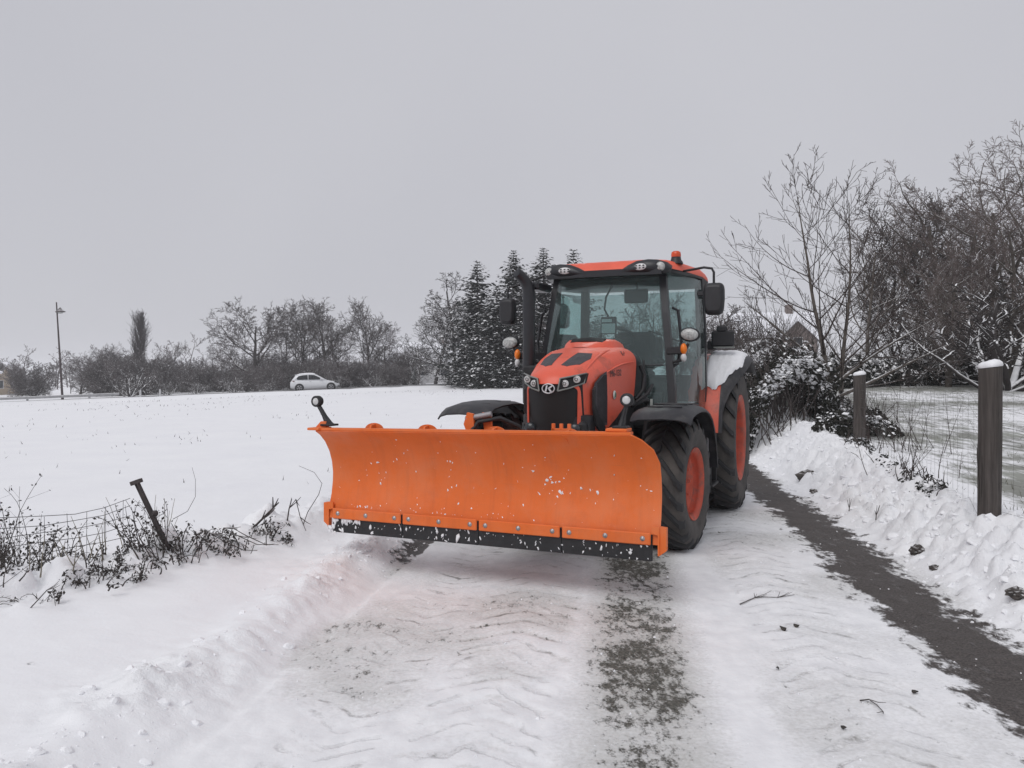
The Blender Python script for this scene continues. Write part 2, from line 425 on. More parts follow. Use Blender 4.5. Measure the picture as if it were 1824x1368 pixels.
spill = sstep(2.05, 2.30, T)*sstep(2.9, 2.4, T)*sstep(22, 14, GY)*np.clip(2.2*fbm(GX*2.2 + 8, GY*2.2, 3), 0, 1)
Z += lumps(spill, .05, 9, 4)
soft_l = np.exp(-((T + 2.36)/.30)**2)*sstep(8.6, 6.6, S)
pl_ = np.clip(.45 + 2.4*fbm(GX*1.6 + 30, GY*1.6, 3), 0, 1.2)
Z += soft_l*.035 + lumps(soft_l*pl_, .050, 5.5, 5) + lumps(soft_l*pl_, .030, 13, 6) + soft_l*.02*fbm(GX*16, GY*16, 3)
hb = np.exp(-(bd/.30)**2)*sstep(3.0, 4.0, GY)
Z += lumps(hb*np.clip(.4 + 2.5*fbm(GX*1.3, GY*1.3 + 60, 2), 0, 1.2), .13, 4.2, 7) + lumps(hb, .035, 11, 8)
# tyre tracks: chevron lug prints pressed in the packed snow
def track(tc, half, pitch, depth, sgn, wob):
    tt = T - tc - .06*fbm(S*.35 + wob, S*0 + wob, 2); inside = sstep(half, half*.82, np.abs(tt))
    ph = (S + sgn*np.abs(tt)*.62 + .03*fbm(S*2, T*2 + wob, 2))/pitch
    fr = np.abs(ph - np.floor(ph) - .5)*2
    lug = sstep(.62, .86, fr)
    amp = np.clip(.6 + 1.6*fbm(S*1.1 + wob*3, T*1.4, 3), .15, 1.2)
    return inside*lane_m*(lug*amp*depth*(.75 + .7*fbm(S*14, T*6 + wob, 3)))
near2 = sstep(17, 12, GY)
TR = near2*(track(-.72, .38, .24, .022, 1, 3.1) + track(1.02, .36, .24, .022, 1, 8.7) + track(-1.38, .30, .21, .014, -1, 5.2))
Z -= TR*.45
Z += lane_m*near2*(.012*fbm(S*4, T*5, 4, .6) + .010*fbm(GX*18, GY*14, 3, .6))
# a scraped rut at the left of the lane
ru = sstep(.10, .03, np.abs(T + 1.95 + .05*fbm(S*2, S*0, 2)))*lane_m*near2
Z -= .018*ru
nY, nX = GX.shape
idx = np.arange(nY*nX).reshape(nY, nX)
quads = np.stack([idx[:-1, :-1], idx[:-1, 1:], idx[1:, 1:], idx[1:, :-1]], -1).reshape(-1, 4)
# cover masks
wet = sstep(.60, .0, np.abs(T - 1.90 - .12*fbm(S*.8, S*0 + 2, 2)))*sstep(60, 30, GY)
wet = np.maximum(wet, .85*sstep(.20, .02, np.abs(T + 1.98))*sstep(8.6, 7.8, S)*sstep(5.9, 6.8, S))
wet *= 1
dirt = sstep(.62, .10, np.abs(T - .06*fbm(S*.9, S*0, 2)))*sstep(11, 9, GY)*np.clip(.86 + .8*fbm(S*1.2, T*1.5, 2) + .1*sstep(4.4, 3.6, GY), 0, 1)
dirt = np.maximum(dirt, .64*lane_m*near2*sstep(-.2, -.5, T)*np.clip(.55 + 2.2*fbm(S*1.3 + 4, T*1.3, 3), 0, 1))
dirt = np.maximum(dirt, .57*lane_m*near2*sstep(.4, .7, T)*np.clip(.6 + 1.6*fbm(S*1.3 + 14, T*1.3, 3), 0, 1))
dirt = np.maximum(dirt, np.clip(TR/.016, 0, 1)*np.clip(.52 + 1.1*fbm(S*1.7 + 2, T*2.4, 3), 0, .85))
grass = sstep(3.3, 4.0, T)*sstep(60, 34, GY)*np.clip(.84 + .9*fbm(GX*.35, GY*.6, 3), 0, 1)
k_, m_ = road_km(GX, GY)
grass = np.maximum(grass, .42*sstep(7, 2.5, m_)*sstep(1.0, 2.2, m_)*(T < -3))
grass = np.maximum(grass, .10*(T < -2.6)*(GY > 7))
me = np_mesh('ground', np.stack([GX, GY, Z], -1).reshape(-1, 3), quads, 'snow_lump', smooth=True)
for nm, arr in (('wet', wet), ('dirt', dirt), ('grass', grass), ('lane', lane_m*near2), ('ls', S), ('lt', T), ('bank', np.clip(prof_r + soft_l*pl_ + .35*hb, 0, 1))):
    a = me.attributes.new(nm, 'FLOAT', 'POINT'); a.data.foreach_set('value', arr.astype(np.float32).ravel())
def ground_mat():
    m, t, b = new_mat('snow_ground')
    at = lambda n: nn(t, 'ShaderNodeAttribute', attribute_name=n).outputs['Fac']
    H = math.atan(LK)
    streak = noise(t, 1.0, 6, .68, mscale=(7, 4.5, 6), rot=(0, 0, R(38)))
    fleck = noise(t, 1.0, 7, .70, mscale=(22, 11, 14), rot=(0, 0, R(-20)))
    fine = noise(t, 42, 5, .65)
    snowc = ramp(t, noise(t, .9, 5, .55), .3, (.83, .835, .86), .7, (.87, .875, .89))
    packed = ramp(t, noise(t, 1.0, 6, .6, mscale=(9, 5, 5), rot=(0, 0, H)), .3, (.76, .765, .785), .65, (.86, .865, .88))
    c = mixc(t, at('lane'), snowc, packed)
    # grass and stubble poking through the snow
    gsum = mth(t, 'ADD', at('grass'), mth(t, 'MULTIPLY', mth(t, 'SUBTRACT', noise(t, 1.0, 8, .72, mscale=(6, 1.8, 4)), .5), 1.7))
    gcol = ramp(t, noise(t, 1.3, 4), .35, (.10, .10, .075), .65, (.20, .21, .17))
    c = mixc(t, ramp(t, gsum, .58, (0, 0, 0), .92, (.85, .85, .85)), c, gcol)
    # muddy patches of the track
    da = at('dirt')
    dsum = mth(t, 'ADD', da, mth(t, 'ADD', mth(t, 'MULTIPLY', mth(t, 'SUBTRACT', fleck, .5), 1.7), mth(t, 'MULTIPLY', mth(t, 'SUBTRACT', noise(t, 4.5, 3), .5), .9)))
    slush = ramp(t, mth(t, 'ADD', da, mth(t, 'MULTIPLY', mth(t, 'SUBTRACT', fine, .5), .8)), .30, (0, 0, 0), .95, (.80, .80, .80))
    c = mixc(t, slush, c, (.40, .395, .365))
    mud = ramp(t, noise(t, 60, 4, .75), .36, (.016, .015, .012), .66, (.15, .145, .125))
    dsum = mth(t, 'ADD', dsum, mth(t, 'MULTIPLY', mth(t, 'SUBTRACT', noise(t, 70, 3, .7), .5), .7))
    dfac = ramp(t, dsum, .77, (0, 0, 0), 1.02, (.95, .95, .95))
    c = mixc(t, dfac, c, mud)
    # tyre prints: thin chevron grooves pressed across the two wheel tracks
    ls, lt = at('ls'), at('lt'); warp = noise(t, 2.2, 3, .5); broken = noise(t, 1.0, 4, .6, mscale=(5, 4, 4)); grooves = None
    for tc, half, pitch, sg in ((-.74, .30, .19, .75), (1.02, .30, .19, .75), (-1.36, .22, .165, -.6)):
        off = mth(t, 'SUBTRACT', lt, tc); ab = mth(t, 'ABSOLUTE', off)
        ph = mth(t, 'ADD', mth(t, 'DIVIDE', mth(t, 'ADD', ls, mth(t, 'MULTIPLY', ab, sg)), pitch), mth(t, 'MULTIPLY', warp, 2.2))
        fr = mth(t, 'ABSOLUTE', mth(t, 'SUBTRACT', mth(t, 'FRACT', ph), .5))
        wob = mth(t, 'ADD', fr, mth(t, 'MULTIPLY', mth(t, 'SUBTRACT', fine, .5), .30))
        ln = ramp(t, wob, .05, (1, 1, 1), .13, (0, 0, 0))
        ins = ramp(t, ab, half*.92, (1, 1, 1), half, (0, 0, 0))
        g = mth(t, 'MULTIPLY', ln, ins); grooves = g if grooves is None else mth(t, 'MAXIMUM', grooves, g)
    grooves = mth(t, 'MULTIPLY', mth(t, 'MULTIPLY', grooves, at('lane')), ramp(t, broken, .43, (0, 0, 0), .63, (1, 1, 1)))
    gd = ramp(t, mth(t, 'ADD', noise(t, 3.0, 4, .6), mth(t, 'MULTIPLY', mth(t, 'SUBTRACT', fine, .5), .5)), .50, (.16, .16, .16), .66, (.85, .85, .85))
    c = mixc(t, mth(t, 'MULTIPLY', grooves, gd), c, (.17, .16, .145))
    # wet asphalt
    streak2 = noise(t, 1.0, 5, .6, mscale=(2.2, 1.1, 1), rot=(0, 0, R(30)))
    wsum = mth(t, 'ADD', at('wet'), mth(t, 'ADD', mth(t, 'MULTIPLY', mth(t, 'SUBTRACT', streak, .5), 2.1), mth(t, 'MULTIPLY', mth(t, 'SUBTRACT', streak2, .5), .7)))
    wfac = ramp(t, wsum, .46, (0, 0, 0), .66, (1, 1, 1))
    asp = ramp(t, noise(t, 75, 5, .8), .36, (.014, .012, .011), .66, (.125, .108, .100))
    residue = ramp(t, noise(t, 1.0, 7, .72, mscale=(13, 3.2, 9), rot=(0, 0, R(-38))), .58, (0, 0, 0), .80, (.55, .55, .55))
    asp = mixc(t, residue, asp, (.42, .42, .43))
    c = mixc(t, wfac, c, asp)
    t.links.new(c, b.inputs['Base Color'])
    rg = mixc(t, wfac, (.85, .85, .85), (.55, .55, .55)); t.links.new(rg, b.inputs['Roughness'])
    b.inputs['Specular IOR Level'].default_value = .25
    hsum = mth(t, 'ADD', mth(t, 'MULTIPLY', fine, .5), mth(t, 'MULTIPLY', noise(t, 9, 5, .6), 1.0))
    hsum = mth(t, 'ADD', hsum, mth(t, 'MULTIPLY', at('bank'), mth(t, 'ADD', mth(t, 'MULTIPLY', noise(t, 16, 6, .7), 5.0), mth(t, 'MULTIPLY', noise(t, 45, 4, .7), 1.5))))
    hsum = mth(t, 'SUBTRACT', hsum, mth(t, 'MULTIPLY', mth(t, 'ADD', wfac, dfac), .8))
    hsum = mth(t, 'SUBTRACT', hsum, mth(t, 'MULTIPLY', grooves, 1.8))
    bn = nn(t, 'ShaderNodeBump'); bn.inputs['Strength'].default_value = .45; bn.inputs['Distance'].default_value = .012
    t.links.new(hsum, bn.inputs['Height']); t.links.new(bn.outputs[0], b.inputs['Normal'])
ground_mat(); me.materials.clear(); me.materials.append(MATS['snow_ground'])
ground = tag(link('ground', me), kind='structure')
from mathutils.bvhtree import BVHTree
_tri = quads[(GY[:-1, :-1].reshape(-1) < 34) & (np.abs(GX[:-1, :-1].reshape(-1)) < 30) & (GY[:-1, :-1].reshape(-1) > 1)]
_bvh = BVHTree.FromPolygons([tuple(p) for p in np.stack([GX, GY, Z], -1).reshape(-1, 3)], [tuple(int(i) for i in q) for q in _tri])
def hz(x, y):
    h = _bvh.ray_cast(V(x, y, 8), V(0, 0, -1))
    return h[0].z if h[0] else gz(x, y)
# far road, wet, between snowy verges
m, t, b = new_mat('road_asphalt')
t.links.new(mixc(t, ramp(t, noise(t, 1.0, 5, .6, mscale=(.3, 1.4, 1)), .5, (0, 0, 0), .72, (.9, .9, .9)), (.11, .108, .11), (.6, .6, .62)), b.inputs['Base Color']); b.inputs['Roughness'].default_value = .5
rk = np.arange(-70, 60, 2.0); rows = []
for mm in (2.6, 0, -2.6):
    rows.append([(RX + RDX*k + RDY*mm, RY + RDY*k - RDX*mm, float(road_z(k)) + .16) for k in rk])
tag(MB().sheet(rows, .12).build('road', 'road_asphalt'), kind='structure')
def road_pt(k, m_): return V(RX + RDX*k + RDY*m_, RY + RDY*k - RDX*m_, 0)
ROAD_RZ = math.atan2(RDY, RDX)

# loose snow lumps thrown along the edges of the lane
def lump_mesh(spec, name, mat, kind='stuff'):
    bm = bmesh.new(); bmesh.ops.create_icosphere(bm, subdivisions=2, radius=1)
    bv = np.array([v.co[:] for v in bm.verts]); bf = np.array([[v.index for v in f.verts] for f in bm.faces]); bm.free()
    vs, fs = [], []; o = 0
    for (x, y, z, r, sq) in spec:
        p = bv.copy()
        for _ in range(6):                       # chip off flat facets so the lumps look broken, not round
            nrm = rs.randn(3); nrm /= np.linalg.norm(nrm); d = p @ nrm; cut = .35 + .4*rs.rand()
            p -= np.outer(np.maximum(d - cut, 0), nrm)
        p *= 1 + .07*rs.randn(len(bv), 1)
        p *= np.array([r, r*(.6 + .6*rs.rand()), r*sq]); a = rs.rand()*6.3; c, s_ = math.cos(a), math.sin(a); b2 = rs.randn()*.4; c2, s2 = math.cos(b2), math.sin(b2)
        p = p @ np.array([[1, 0, 0], [0, c2, -s2], [0, s2, c2]]) @ np.array([[c, -s_, 0], [s_, c, 0], [0, 0, 1]])
        vs.append(p + (x, y, z)); fs.append(bf + o); o += len(bv)
    return tag(np_mesh(name, np.concatenate(vs), np.concatenate(fs), mat, loc=(0, 0, 0), smooth=False), kind=kind)
spec = []
for _ in range(3400):
    s = 2.4 + 13*rs.rand()**1.2; t = 2.12 + 1.15*rs.rand()**1.1
    if rs.rand() > .30 + .9*float(np.clip(.5 + 2.2*fbm(np.array(s*1.3), np.array(t*1.6), 2), 0, 1)): continue
    x, y = lane_xy(s, t); r = (.007 + (.07*rs.rand()**3 if rs.rand() < .3 else .05*rs.rand()**5))*(.5 if t < 2.3 else 1); spec.append((x, y, hz(x, y) - r*.15, r, .7))
for _ in range(1100):
    s = 2.4 + 5.2*rs.rand(); t = -2.25 + .17*rs.randn()
    if rs.rand() > float(np.clip(.4 + 2.4*fbm(np.array(s*1.6 + 9), np.array(t*2.0), 2), 0.08, 1)): continue
    x, y = lane_xy(s, t); r = .004 + .036*rs.rand()**5; spec.append((x, y, hz(x, y) - r*.15, r, .7))
for _ in range(240):
    s = 2.6 + 6*rs.rand(); t = -1.9 + 4*rs.rand(); x, y = lane_xy(s, t)
    r = .003 + .009*rs.rand()**3; spec.append((x, y, hz(x, y) + r*.2, r, .8))
lump_mesh(spec, 'snow_clumps', 'snow_lump')
# ------------------------------------------------------------------ tractor (local x forward, y its left, z up)
TH = R(23); TF = (-math.sin(TH), -math.cos(TH)); TL = (-TF[1], TF[0]); TA = (.705, 7.69)
def tw(u, v): return (TA[0] + u*TF[0] + v*TL[0], TA[1] + u*TF[1] + v*TL[1])
TRZ = math.atan2(TF[1], TF[0])
tractor = thing('tractor', 'orange and black farm tractor with glazed cab parked on the snowy lane', 'tractor', (TA[0], TA[1], 0), TRZ)
def interp(tab, x):
    a = np.array(tab); o = np.argsort(a[:, 0]); return [float(np.interp(x, a[o, 0], a[o, k])) for k in range(1, a.shape[1])]
# --- hood: stations nose to rear: x, half width, top z, shoulder z, bottom z, nose curvature, rear slant
HST = [(1.00, .235, 1.525, 1.44, 1.13, 1.9, 0), (.985, .25, 1.565, 1.46, 1.12, 1.8, 0), (.95, .265, 1.61, 1.48, 1.11, 1.7, 0), (.88, .28, 1.655, 1.50, 1.10, 1.4, 0),
       (.76, .30, 1.705, 1.52, 1.09, 1.0, 0), (.60, .325, 1.755, 1.55, 1.09, .5, 0), (.40, .36, 1.81, 1.585, 1.12, .2, 0), (.20, .385, 1.855, 1.62, 1.20, .1, 0),
       (0, .41, 1.885, 1.655, 1.30, 0, .05), (-.16, .43, 1.90, 1.68, 1.36, 0, .12), (-.25, .44, 1.905, 1.69, 1.39, 0, .22)]
def hood_ring(st, off=0.0):
    x, hw, zt, zs, zb, cu, sl = st; hw += off; zt += off; out = []
    half = [(hw*.985, zb), (hw*.995, (zb*2+zs)/3), (hw, (zb+2*zs)/3)]
    for k in range(0, 11):
        a = math.pi/2*k/10; n = 2.7
        half.append((hw*max(0, math.cos(a))**(2/n), zs + (zt - zs)*math.sin(a)**(2/n)))
    for v, z in half: out.append((x - cu*v*v - sl*max(0, z - zb)*1.0, v, z))
    return [(p[0], p[1], p[2]) for p in out] + [(p[0], -p[1], p[2]) for p in reversed(out[:-1])]
mb = MB(); mb.sheet([hood_ring(s) for s in HST], .012)
hood = mb.build('hood', 'hood_paint', tractor)
def hood_pt(x, v, off=.006):
    """point on the hood top at station x and lateral position v"""
    tab = HST; x0 = x
    st = [x] + interp([(s[0],) + s[1:] for s in tab], x)
    hw, zt, zs = st[1], st[2], st[3]; c = min(1, abs(v)/hw); s = (1 - c**2.7)**(1/2.7)
    return V(x - st[5]*v*v, v, zs + (zt - zs)*s + off)
# raised scoop at the rear of the hood with a dark slot
rings = []
for x, w, zt in ((.14, .10, 1.868), (.02, .17, 1.90), (-.10, .215, 1.935), (-.20, .235, 1.958), (-.30, .245, 1.962), (-.46, .25, 1.945)):
    zb = 1.80
    rings.append([(x, w*1.25, zb), (x, w*1.06, zt - .035), (x, w*.92, zt - .008), (x, w*.5, zt), (x, -w*.5, zt), (x, -w*.92, zt - .008), (x, -w*1.06, zt - .035), (x, -w*1.25, zb)])
MB().loft(rings, False, False).build('scoop', 'hood_paint', hood)
sl = [(-.165, .175, 1.925), (-.165, .165, 1.945), (-.185, .0, 1.962), (-.165, -.165, 1.945), (-.165, -.175, 1.925), (-.135, 0, 1.935)]
MB().prism([(-.075, .165, 1.912), (-.17, .175, 1.950), (-.18, .0, 1.964), (-.17, -.175, 1.950), (-.075, -.165, 1.912), (-.07, 0, 1.925)], (.004, 0, .012)).build('scoop_slot', 'void_black', hood)
# two mesh vents in the hood top
for s in (-1, 1):
    pl = [(.80, .045), (.62, .060), (.42, .075), (.38, .20), (.52, .225), (.74, .185), (.82, .10)]
    g = [hood_pt(x, s*v, .004) for x, v in pl]; c = sum(g, V(0, 0, 0))/len(g); c = hood_pt(c.x + .0, c.y, .010)
    vs = g + [c]; fs = [(i, (i+1) % len(g), len(g)) for i in range(len(g))]
    vs2 = [p - V(0, 0, .02) for p in g]
    m_ = MB().add(vs + vs2, fs + [(i, i + len(g) + 1, (i+1) % len(g) + len(g) + 1, (i+1) % len(g)) for i in range(len(g))])
    m_.build('hood_vent', 'mesh_dark', hood)
    # crease ridge beside each vent
    MB().tube([hood_pt(x, s*(.245 + .03*(.8 - x)), -.004) for x in (.80, .65, .5, .35, .2, .05)], [.004, .012, .014, .014, .012, .006], 6).build('hood_ridge', 'hood_paint', hood)
# crease along the shoulder
for s in (-1, 1):
    MB().tube([(x, s*(interp(HST, x)[0] + .000), z) for x, z in ((.50, 1.60), (.35, 1.645), (.2, 1.68), (.05, 1.705), (-.1, 1.72), (-.24, 1.73))], [.003, .009, .010, .010, .009, .004], 6).build('side_crease', 'hood_paint', hood)
# grille
def nose_x(v, k=1.9): return 1.0 - k*v*v
gv = np.linspace(-.245, .245, 13)
rows = []
for z in np.linspace(1.10, 1.55, 7):
    rows.append([(nose_x(v) - .045 - .10*(1.5 - z)*(z < 1.5), v*(1 + .10*(1.5 - z)), z) for v in gv])
grille = MB().sheet(rows, .03).build('grille', 'void_black', tractor)
for i in range(12):
    z = 1.225 + i*.020
    MB().tube([(nose_x(v) - .040 - .10*(1.5 - z), v*(1 + .10*(1.5 - z))*.97, z) for v in gv[::2]], .0045, 5).build('slat', 'chassis_black', grille)
# lower nose bumper with fog lamps
bump_ = MB().box(.60, .90, -.30, .30, 1.00, 1.20, .03).build('nose_bumper', 'chassis_black', tractor)
for s in (-1, 1):
    q = [(.93, s*.10, 1.205), (.86, s*.275, 1.255), (.80, s*.315, 1.24), (.80, s*.315, 1.06), (.88, s*.24, 1.03), (.92, s*.14, 1.06)]
    MB().prism(q, (-.14, 0, 0)).build('fog_housing', 'black_plastic', tractor)
    MB().lathe([(.0, .940), (.040, .936), (.052, .925), (.055, .90)], 18, 'x', (0, s*.205, 1.13)).build('fog_lamp', 'window_dark', tractor)
# headlights
for s in (-1, 1):
    pl = [(.085, 1.462), (.17, 1.485), (.275, 1.530), (.292, 1.615), (.20, 1.590), (.105, 1.570)]
    P = [V(nose_x(v) + (.018 if v < .27 else -.002), s*v, z) for v, z in pl]
    hl = MB().prism(P, (-.06, 0, 0)).build('headlight', 'void_black', tractor)
    rim_ = P + [P[0]]
    MB().tube(rim_, .0075, 6).build('bezel', 'grey_trim', hl)
    for v, z, r in ((.142, 1.527, .030), (.228, 1.563, .031)):
        c = (nose_x(v) + .014, s*v, z)
        MB().lathe([(0, .016), (r*.6, .014), (r*.8, .006), (r*.86, .010), (r, .008), (r*1.02, -.01)], 18, 'x', c).build('lamp', 'lens_white', hl)
        MB().lathe([(r*.35, .018), (r*.42, .021), (r*.5, .018)], 14, 'x', c).build('lamp_ring', 'void_black', hl)
# emblem: silver oval with a two-stroke letter-like mark
em = MB()
c = V(1.006, 0, 1.483)
ring = [(c.x, .056*math.cos(a), c.z + .040*math.sin(a)) for a in np.linspace(0, 2*math.pi, 25)]
em.tube(ring, .0055, 6)
em.prism([(c.x, -.030, c.z - .026), (c.x, -.016, c.z - .026), (c.x, -.004, c.z + .028), (c.x, -.018, c.z + .028)], (.006, 0, 0))
em.prism([(c.x, -.006, c.z + .002), (c.x, .030, c.z + .028), (c.x, .044, c.z + .022), (c.x, .012, c.z - .002)], (.006, 0, 0))
em.prism([(c.x, -.004, c.z + .004), (c.x, .010, c.z + .006), (c.x, .036, c.z - .026), (c.x, .018, c.z - .028)], (.006, 0, 0))
tag(em.build('emblem', 'logo_silver', hood), 'silver oval emblem with a stylised letter')
MB().lathe([(0, .992), (.04, .992), (.04, .96)], 20, 'x', (0, 0, 1.483)).build('emblem_back', 'void_black', hood)
# hood side: dark mesh panel with black scoop in front, model number, sticker
def side_pt(x, z, s, off): return V(x, s*(interp(HST, x)[0] + off), z)
for s in (-1, 1):
    pl = [(.44, 1.635), (.55, 1.60), (.68, 1.53), (.72, 1.44), (.70, 1.30), (.60, 1.20), (.52, 1.145), (.43, 1.145), (.425, 1.4)]
    g = [side_pt(x, z, s, .004) for x, z in pl]
    mm = MB(); c = side_pt(.56, 1.38, s, .006)
    mm.add(g + [c], [(i, (i+1) % len(g), len(g)) for i in range(len(g))])
    sg = mm.build('side_grille', 'mesh_dark', hood)
    g = [side_pt(x, z, s, .012) for x, z in ((.75, 1.47), (.715, 1.50), (.725, 1.36), (.66, 1.24), (.56, 1.18), (.50, 1.10), (.62, 1.10), (.70, 1.16), (.75, 1.30))]
    MB().prism(g, (0, s*.02, 0)).build('side_scoop', 'chassis_black', hood)
    for k in range(9):
        x = .445 + k*.022
        z1 = 1.60 - .55*max(0, x - .5)
        MB().tube([side_pt(x, 1.17 + .3*max(0, x-.5), s, .006), side_pt(x, z1, s, .006)], .003, 4).build('bar', 'chassis_black', sg)
def text_part(txt, size, origin, xdir, zdir, mat, parent, name):
    me_ = text_mesh(txt, size); xd = Vector(xdir).normalized(); nz_ = xd.cross(Vector(zdir)).normalized(); zd = nz_.cross(xd)
    M = Matrix(((xd.x, zd.x, nz_.x, origin[0]), (xd.y, zd.y, nz_.y, origin[1]), (xd.z, zd.z, nz_.z, origin[2]), (0, 0, 0, 1)))
    me_.transform(M); me_.materials.clear(); me_.materials.append(MATS[mat]); return link(name, me_, parent)
text_part('M6-132', .085, side_pt(.235, 1.615, 1, .006), (-1, .13, .05), (0, 0, 1), 'decal_dark', hood, 'model_number')
text_part('M6-132', .085, side_pt(.235, 1.615, -1, .006), (1, .13, -.05), (0, 0, 1), 'decal_dark', hood, 'model_number')
text_part('Kubota', .085, V(-.16, .375, 1.805), (-1, .08, -.02), (0, -.55, .8), 'decal_dark', hood, 'maker_lettering')
st_ = MB(); st_.lathe([(0, .007), (.040, .006), (.041, .0)], 20, 'y', side_pt(.26, 1.415, 1, 0)).build('sticker', 'decal_pale', hood)
MB().prism([side_pt(x, z, 1, .009) for x, z in ((.275, 1.39), (.265, 1.44), (.255, 1.44), (.262, 1.39))], (0, .002, 0)).build('sticker_mark', 'decal_green', hood)
MB().prism([side_pt(x, z, 1, .009) for x, z in ((.252, 1.395), (.247, 1.435), (.238, 1.43), (.240, 1.395))], (0, .002, 0)).build('sticker_mark', 'decal_green', hood)
# rubber seal and cowl between hood and cab
MB().sheet([[(p[0] - dx, p[1]*k, 1.30 + (p[2] - 1.30)*k) for p in hood_ring(HST[-1])] for dx, k in ((-.02, .985), (.06, .98), (.30, .95), (.52, .90))], .01).build('cowl', 'chassis_black', tractor)
# --- chassis, engine, axle
ch = MB(); ch.box(-.75, .80, -.24, .24, .55, 1.14, .03); ch.box(.45, .95, -.20, .20, .42, 1.0, .03); ch.box(-2.75, -.6, -.30, .30, .50, 1.15, .05)
ch.box(-.6, .2, -.36, .36, .95, 1.35, .05)
ch.build('chassis', 'chassis_black', tractor)
ax = MB(); ax.box(-.12, .12, -.80, .80, .46, .66, .03); ax.tube([(0, -.95, .60), (0, .95, .60)], .085, 10); ax.tube([(.18, -.75, .58), (.18, .75, .58)], .035, 8)
ax.build('front_axle', 'chassis_black', tractor)
rx_ = MB(); rx_.tube([(-2.48, -1.0, .84), (-2.48, 1.0, .84)], .14, 12); rx_.build('rear_axle', 'chassis_black', tractor)
fl = MB(); fl.box(.9, 1.55, -.38, -.30, .50, .78, .015); fl.box(.9, 1.55, .30, .38, .50, .78, .015); fl.box(.88, 1.0, -.42, .42, .45, .95, .02); fl.box(1.45, 1.6, -.42, .42, .5, .72, .02)
fl.tube([(1.0, 0, .92), (1.5, 0, .70)], .045, 10)
fl.build('front_linkage', 'chassis_black', tractor)
for y in (.10, .16, -.12):
    MB().tube([(.85, y, .9), (1.02, y*1.1, 1.03), (1.2, y*1.4, 1.06), (1.42, y*1.2, .92)], .014, 6).build('hydraulic_hose', 'chassis_black', tractor)
for P_, r_, n_ in (([(-.3, .44, 1.36), (-.35, .50, 1.45), (-.42, .50, 1.60), (-.40, .46, 1.7)], .022, 6), ([(-.2, .42, 1.30), (-.3, .52, 1.36), (-.45, .52, 1.34)], .03, 6), ([(-.22, .46, 1.33), (-.30, .56, 1.42), (-.42, .58, 1.50)], .018, 6), ([(-.5, .5, 1.3), (-.38, .52, 1.42), (-.5, .47, 1.75)], .012, 6)):
    MB().tube(P_, r_, n_).build('engine_hose', 'chassis_black', tractor)
MB().box(-.45, -.425, .555, .575, 1.29, 1.36).build('tag_plate', 'decal_pale', tractor)
# --- wheels
def wheel(name, u, v, z, Rt, wid, rim_r, side, steer, nlug, lugh):
    w = MB()
    s = side; f = wid/2
    dish = .10 if 'front' in name else .17
    prof = [(.0, s*(f - dish - .02)), (.10, s*(f - dish - .02)), (.11, s*(f - dish - .05)), (rim_r*.45, s*(f - dish - .06)), (rim_r*.72, s*(f - dish + .01)), (rim_r*.80, s*(f - dish))]
    w.lathe(prof, 40, 'y')
    for k in range(8):
        a = 2*math.pi*k/8; w.lathe([(0, s*(f - dish + .0)), (.015, s*(f - dish)), (.015, s*(f - dish - .06))], 6, 'y', (.105*1.55*math.cos(a), 0, .105*1.55*math.sin(a)))
    o = w.build(name, 'rim_paint', tractor, (u, v - s*f, z)); o.rotation_euler = (0, 0, steer)
    r = MB(); r.lathe([(rim_r*.80, s*(f - dish)), (rim_r*.86, s*(f - dish*.55)), (rim_r*.85, s*(f - .045)), (rim_r*.93, s*(f - .025)), (rim_r*.985, s*(f - .012)), (rim_r, s*f*.965), (rim_r*1.0, s*(f*.90)), (rim_r*.92, s*f*.8), (rim_r*.85, 0), (rim_r*.95, -s*f*.9)], 48, 'y')
    r.build('rim', 'rim_paint', o)
    t_ = MB(); h = Rt - lugh
    pr = [(rim_r*.97, f*.86), (rim_r*1.02, f*.93), (rim_r + (h - rim_r)*.30, f*1.03), (rim_r + (h - rim_r)*.60, f*1.06), (h - .045, f*1.0), (h - .008, f*.84), (h, f*.5), (h + .004, 0)]
    pr = pr + [(a, -b) for a, b in reversed(pr[:-1])]
    t_.lathe(pr, 56, 'y')
    t_.build('tyre', 'side_rubber', o)
    lg = MB()
    for sd in (-1, 1):
        for k in range(nlug):
            a0 = 2*math.pi*(k + (.5 if sd > 0 else 0))/nlug; sec = []
            for q, (y, da, rr, hw_) in enumerate(((-.02, 0, Rt, .030), (.45, .12, Rt, .030), (.88, .26, Rt - .012, .036), (1.04, .30, Rt - .07, .040))):
                y = sd*y*f; a = a0 + da*(.92/Rt)*(-1)
                ring = []
                for (dt, dr) in ((-hw_*1.15, -lugh*1.5), (-hw_*.8, 0), (hw_*.8, 0), (hw_*1.15, -lugh*1.5)):
                    rad = rr + dr; aa = a + dt/Rt
                    ring.append((rad*math.cos(aa), y, rad*math.sin(aa)))
                sec.append(ring)
            lg.loft(sec, True, True, False)
    lg.build('tyre_lugs', 'rubber', o)
    return o
for s in (-1, 1):
    wheel('front_wheel', 0, s*1.09, .595, .615, .40, .335, s, R(-4), 19, .038)
    wheel('rear_wheel', -2.48, s*1.20, .845, .875, .50, .515, s, 0, 22, .048)
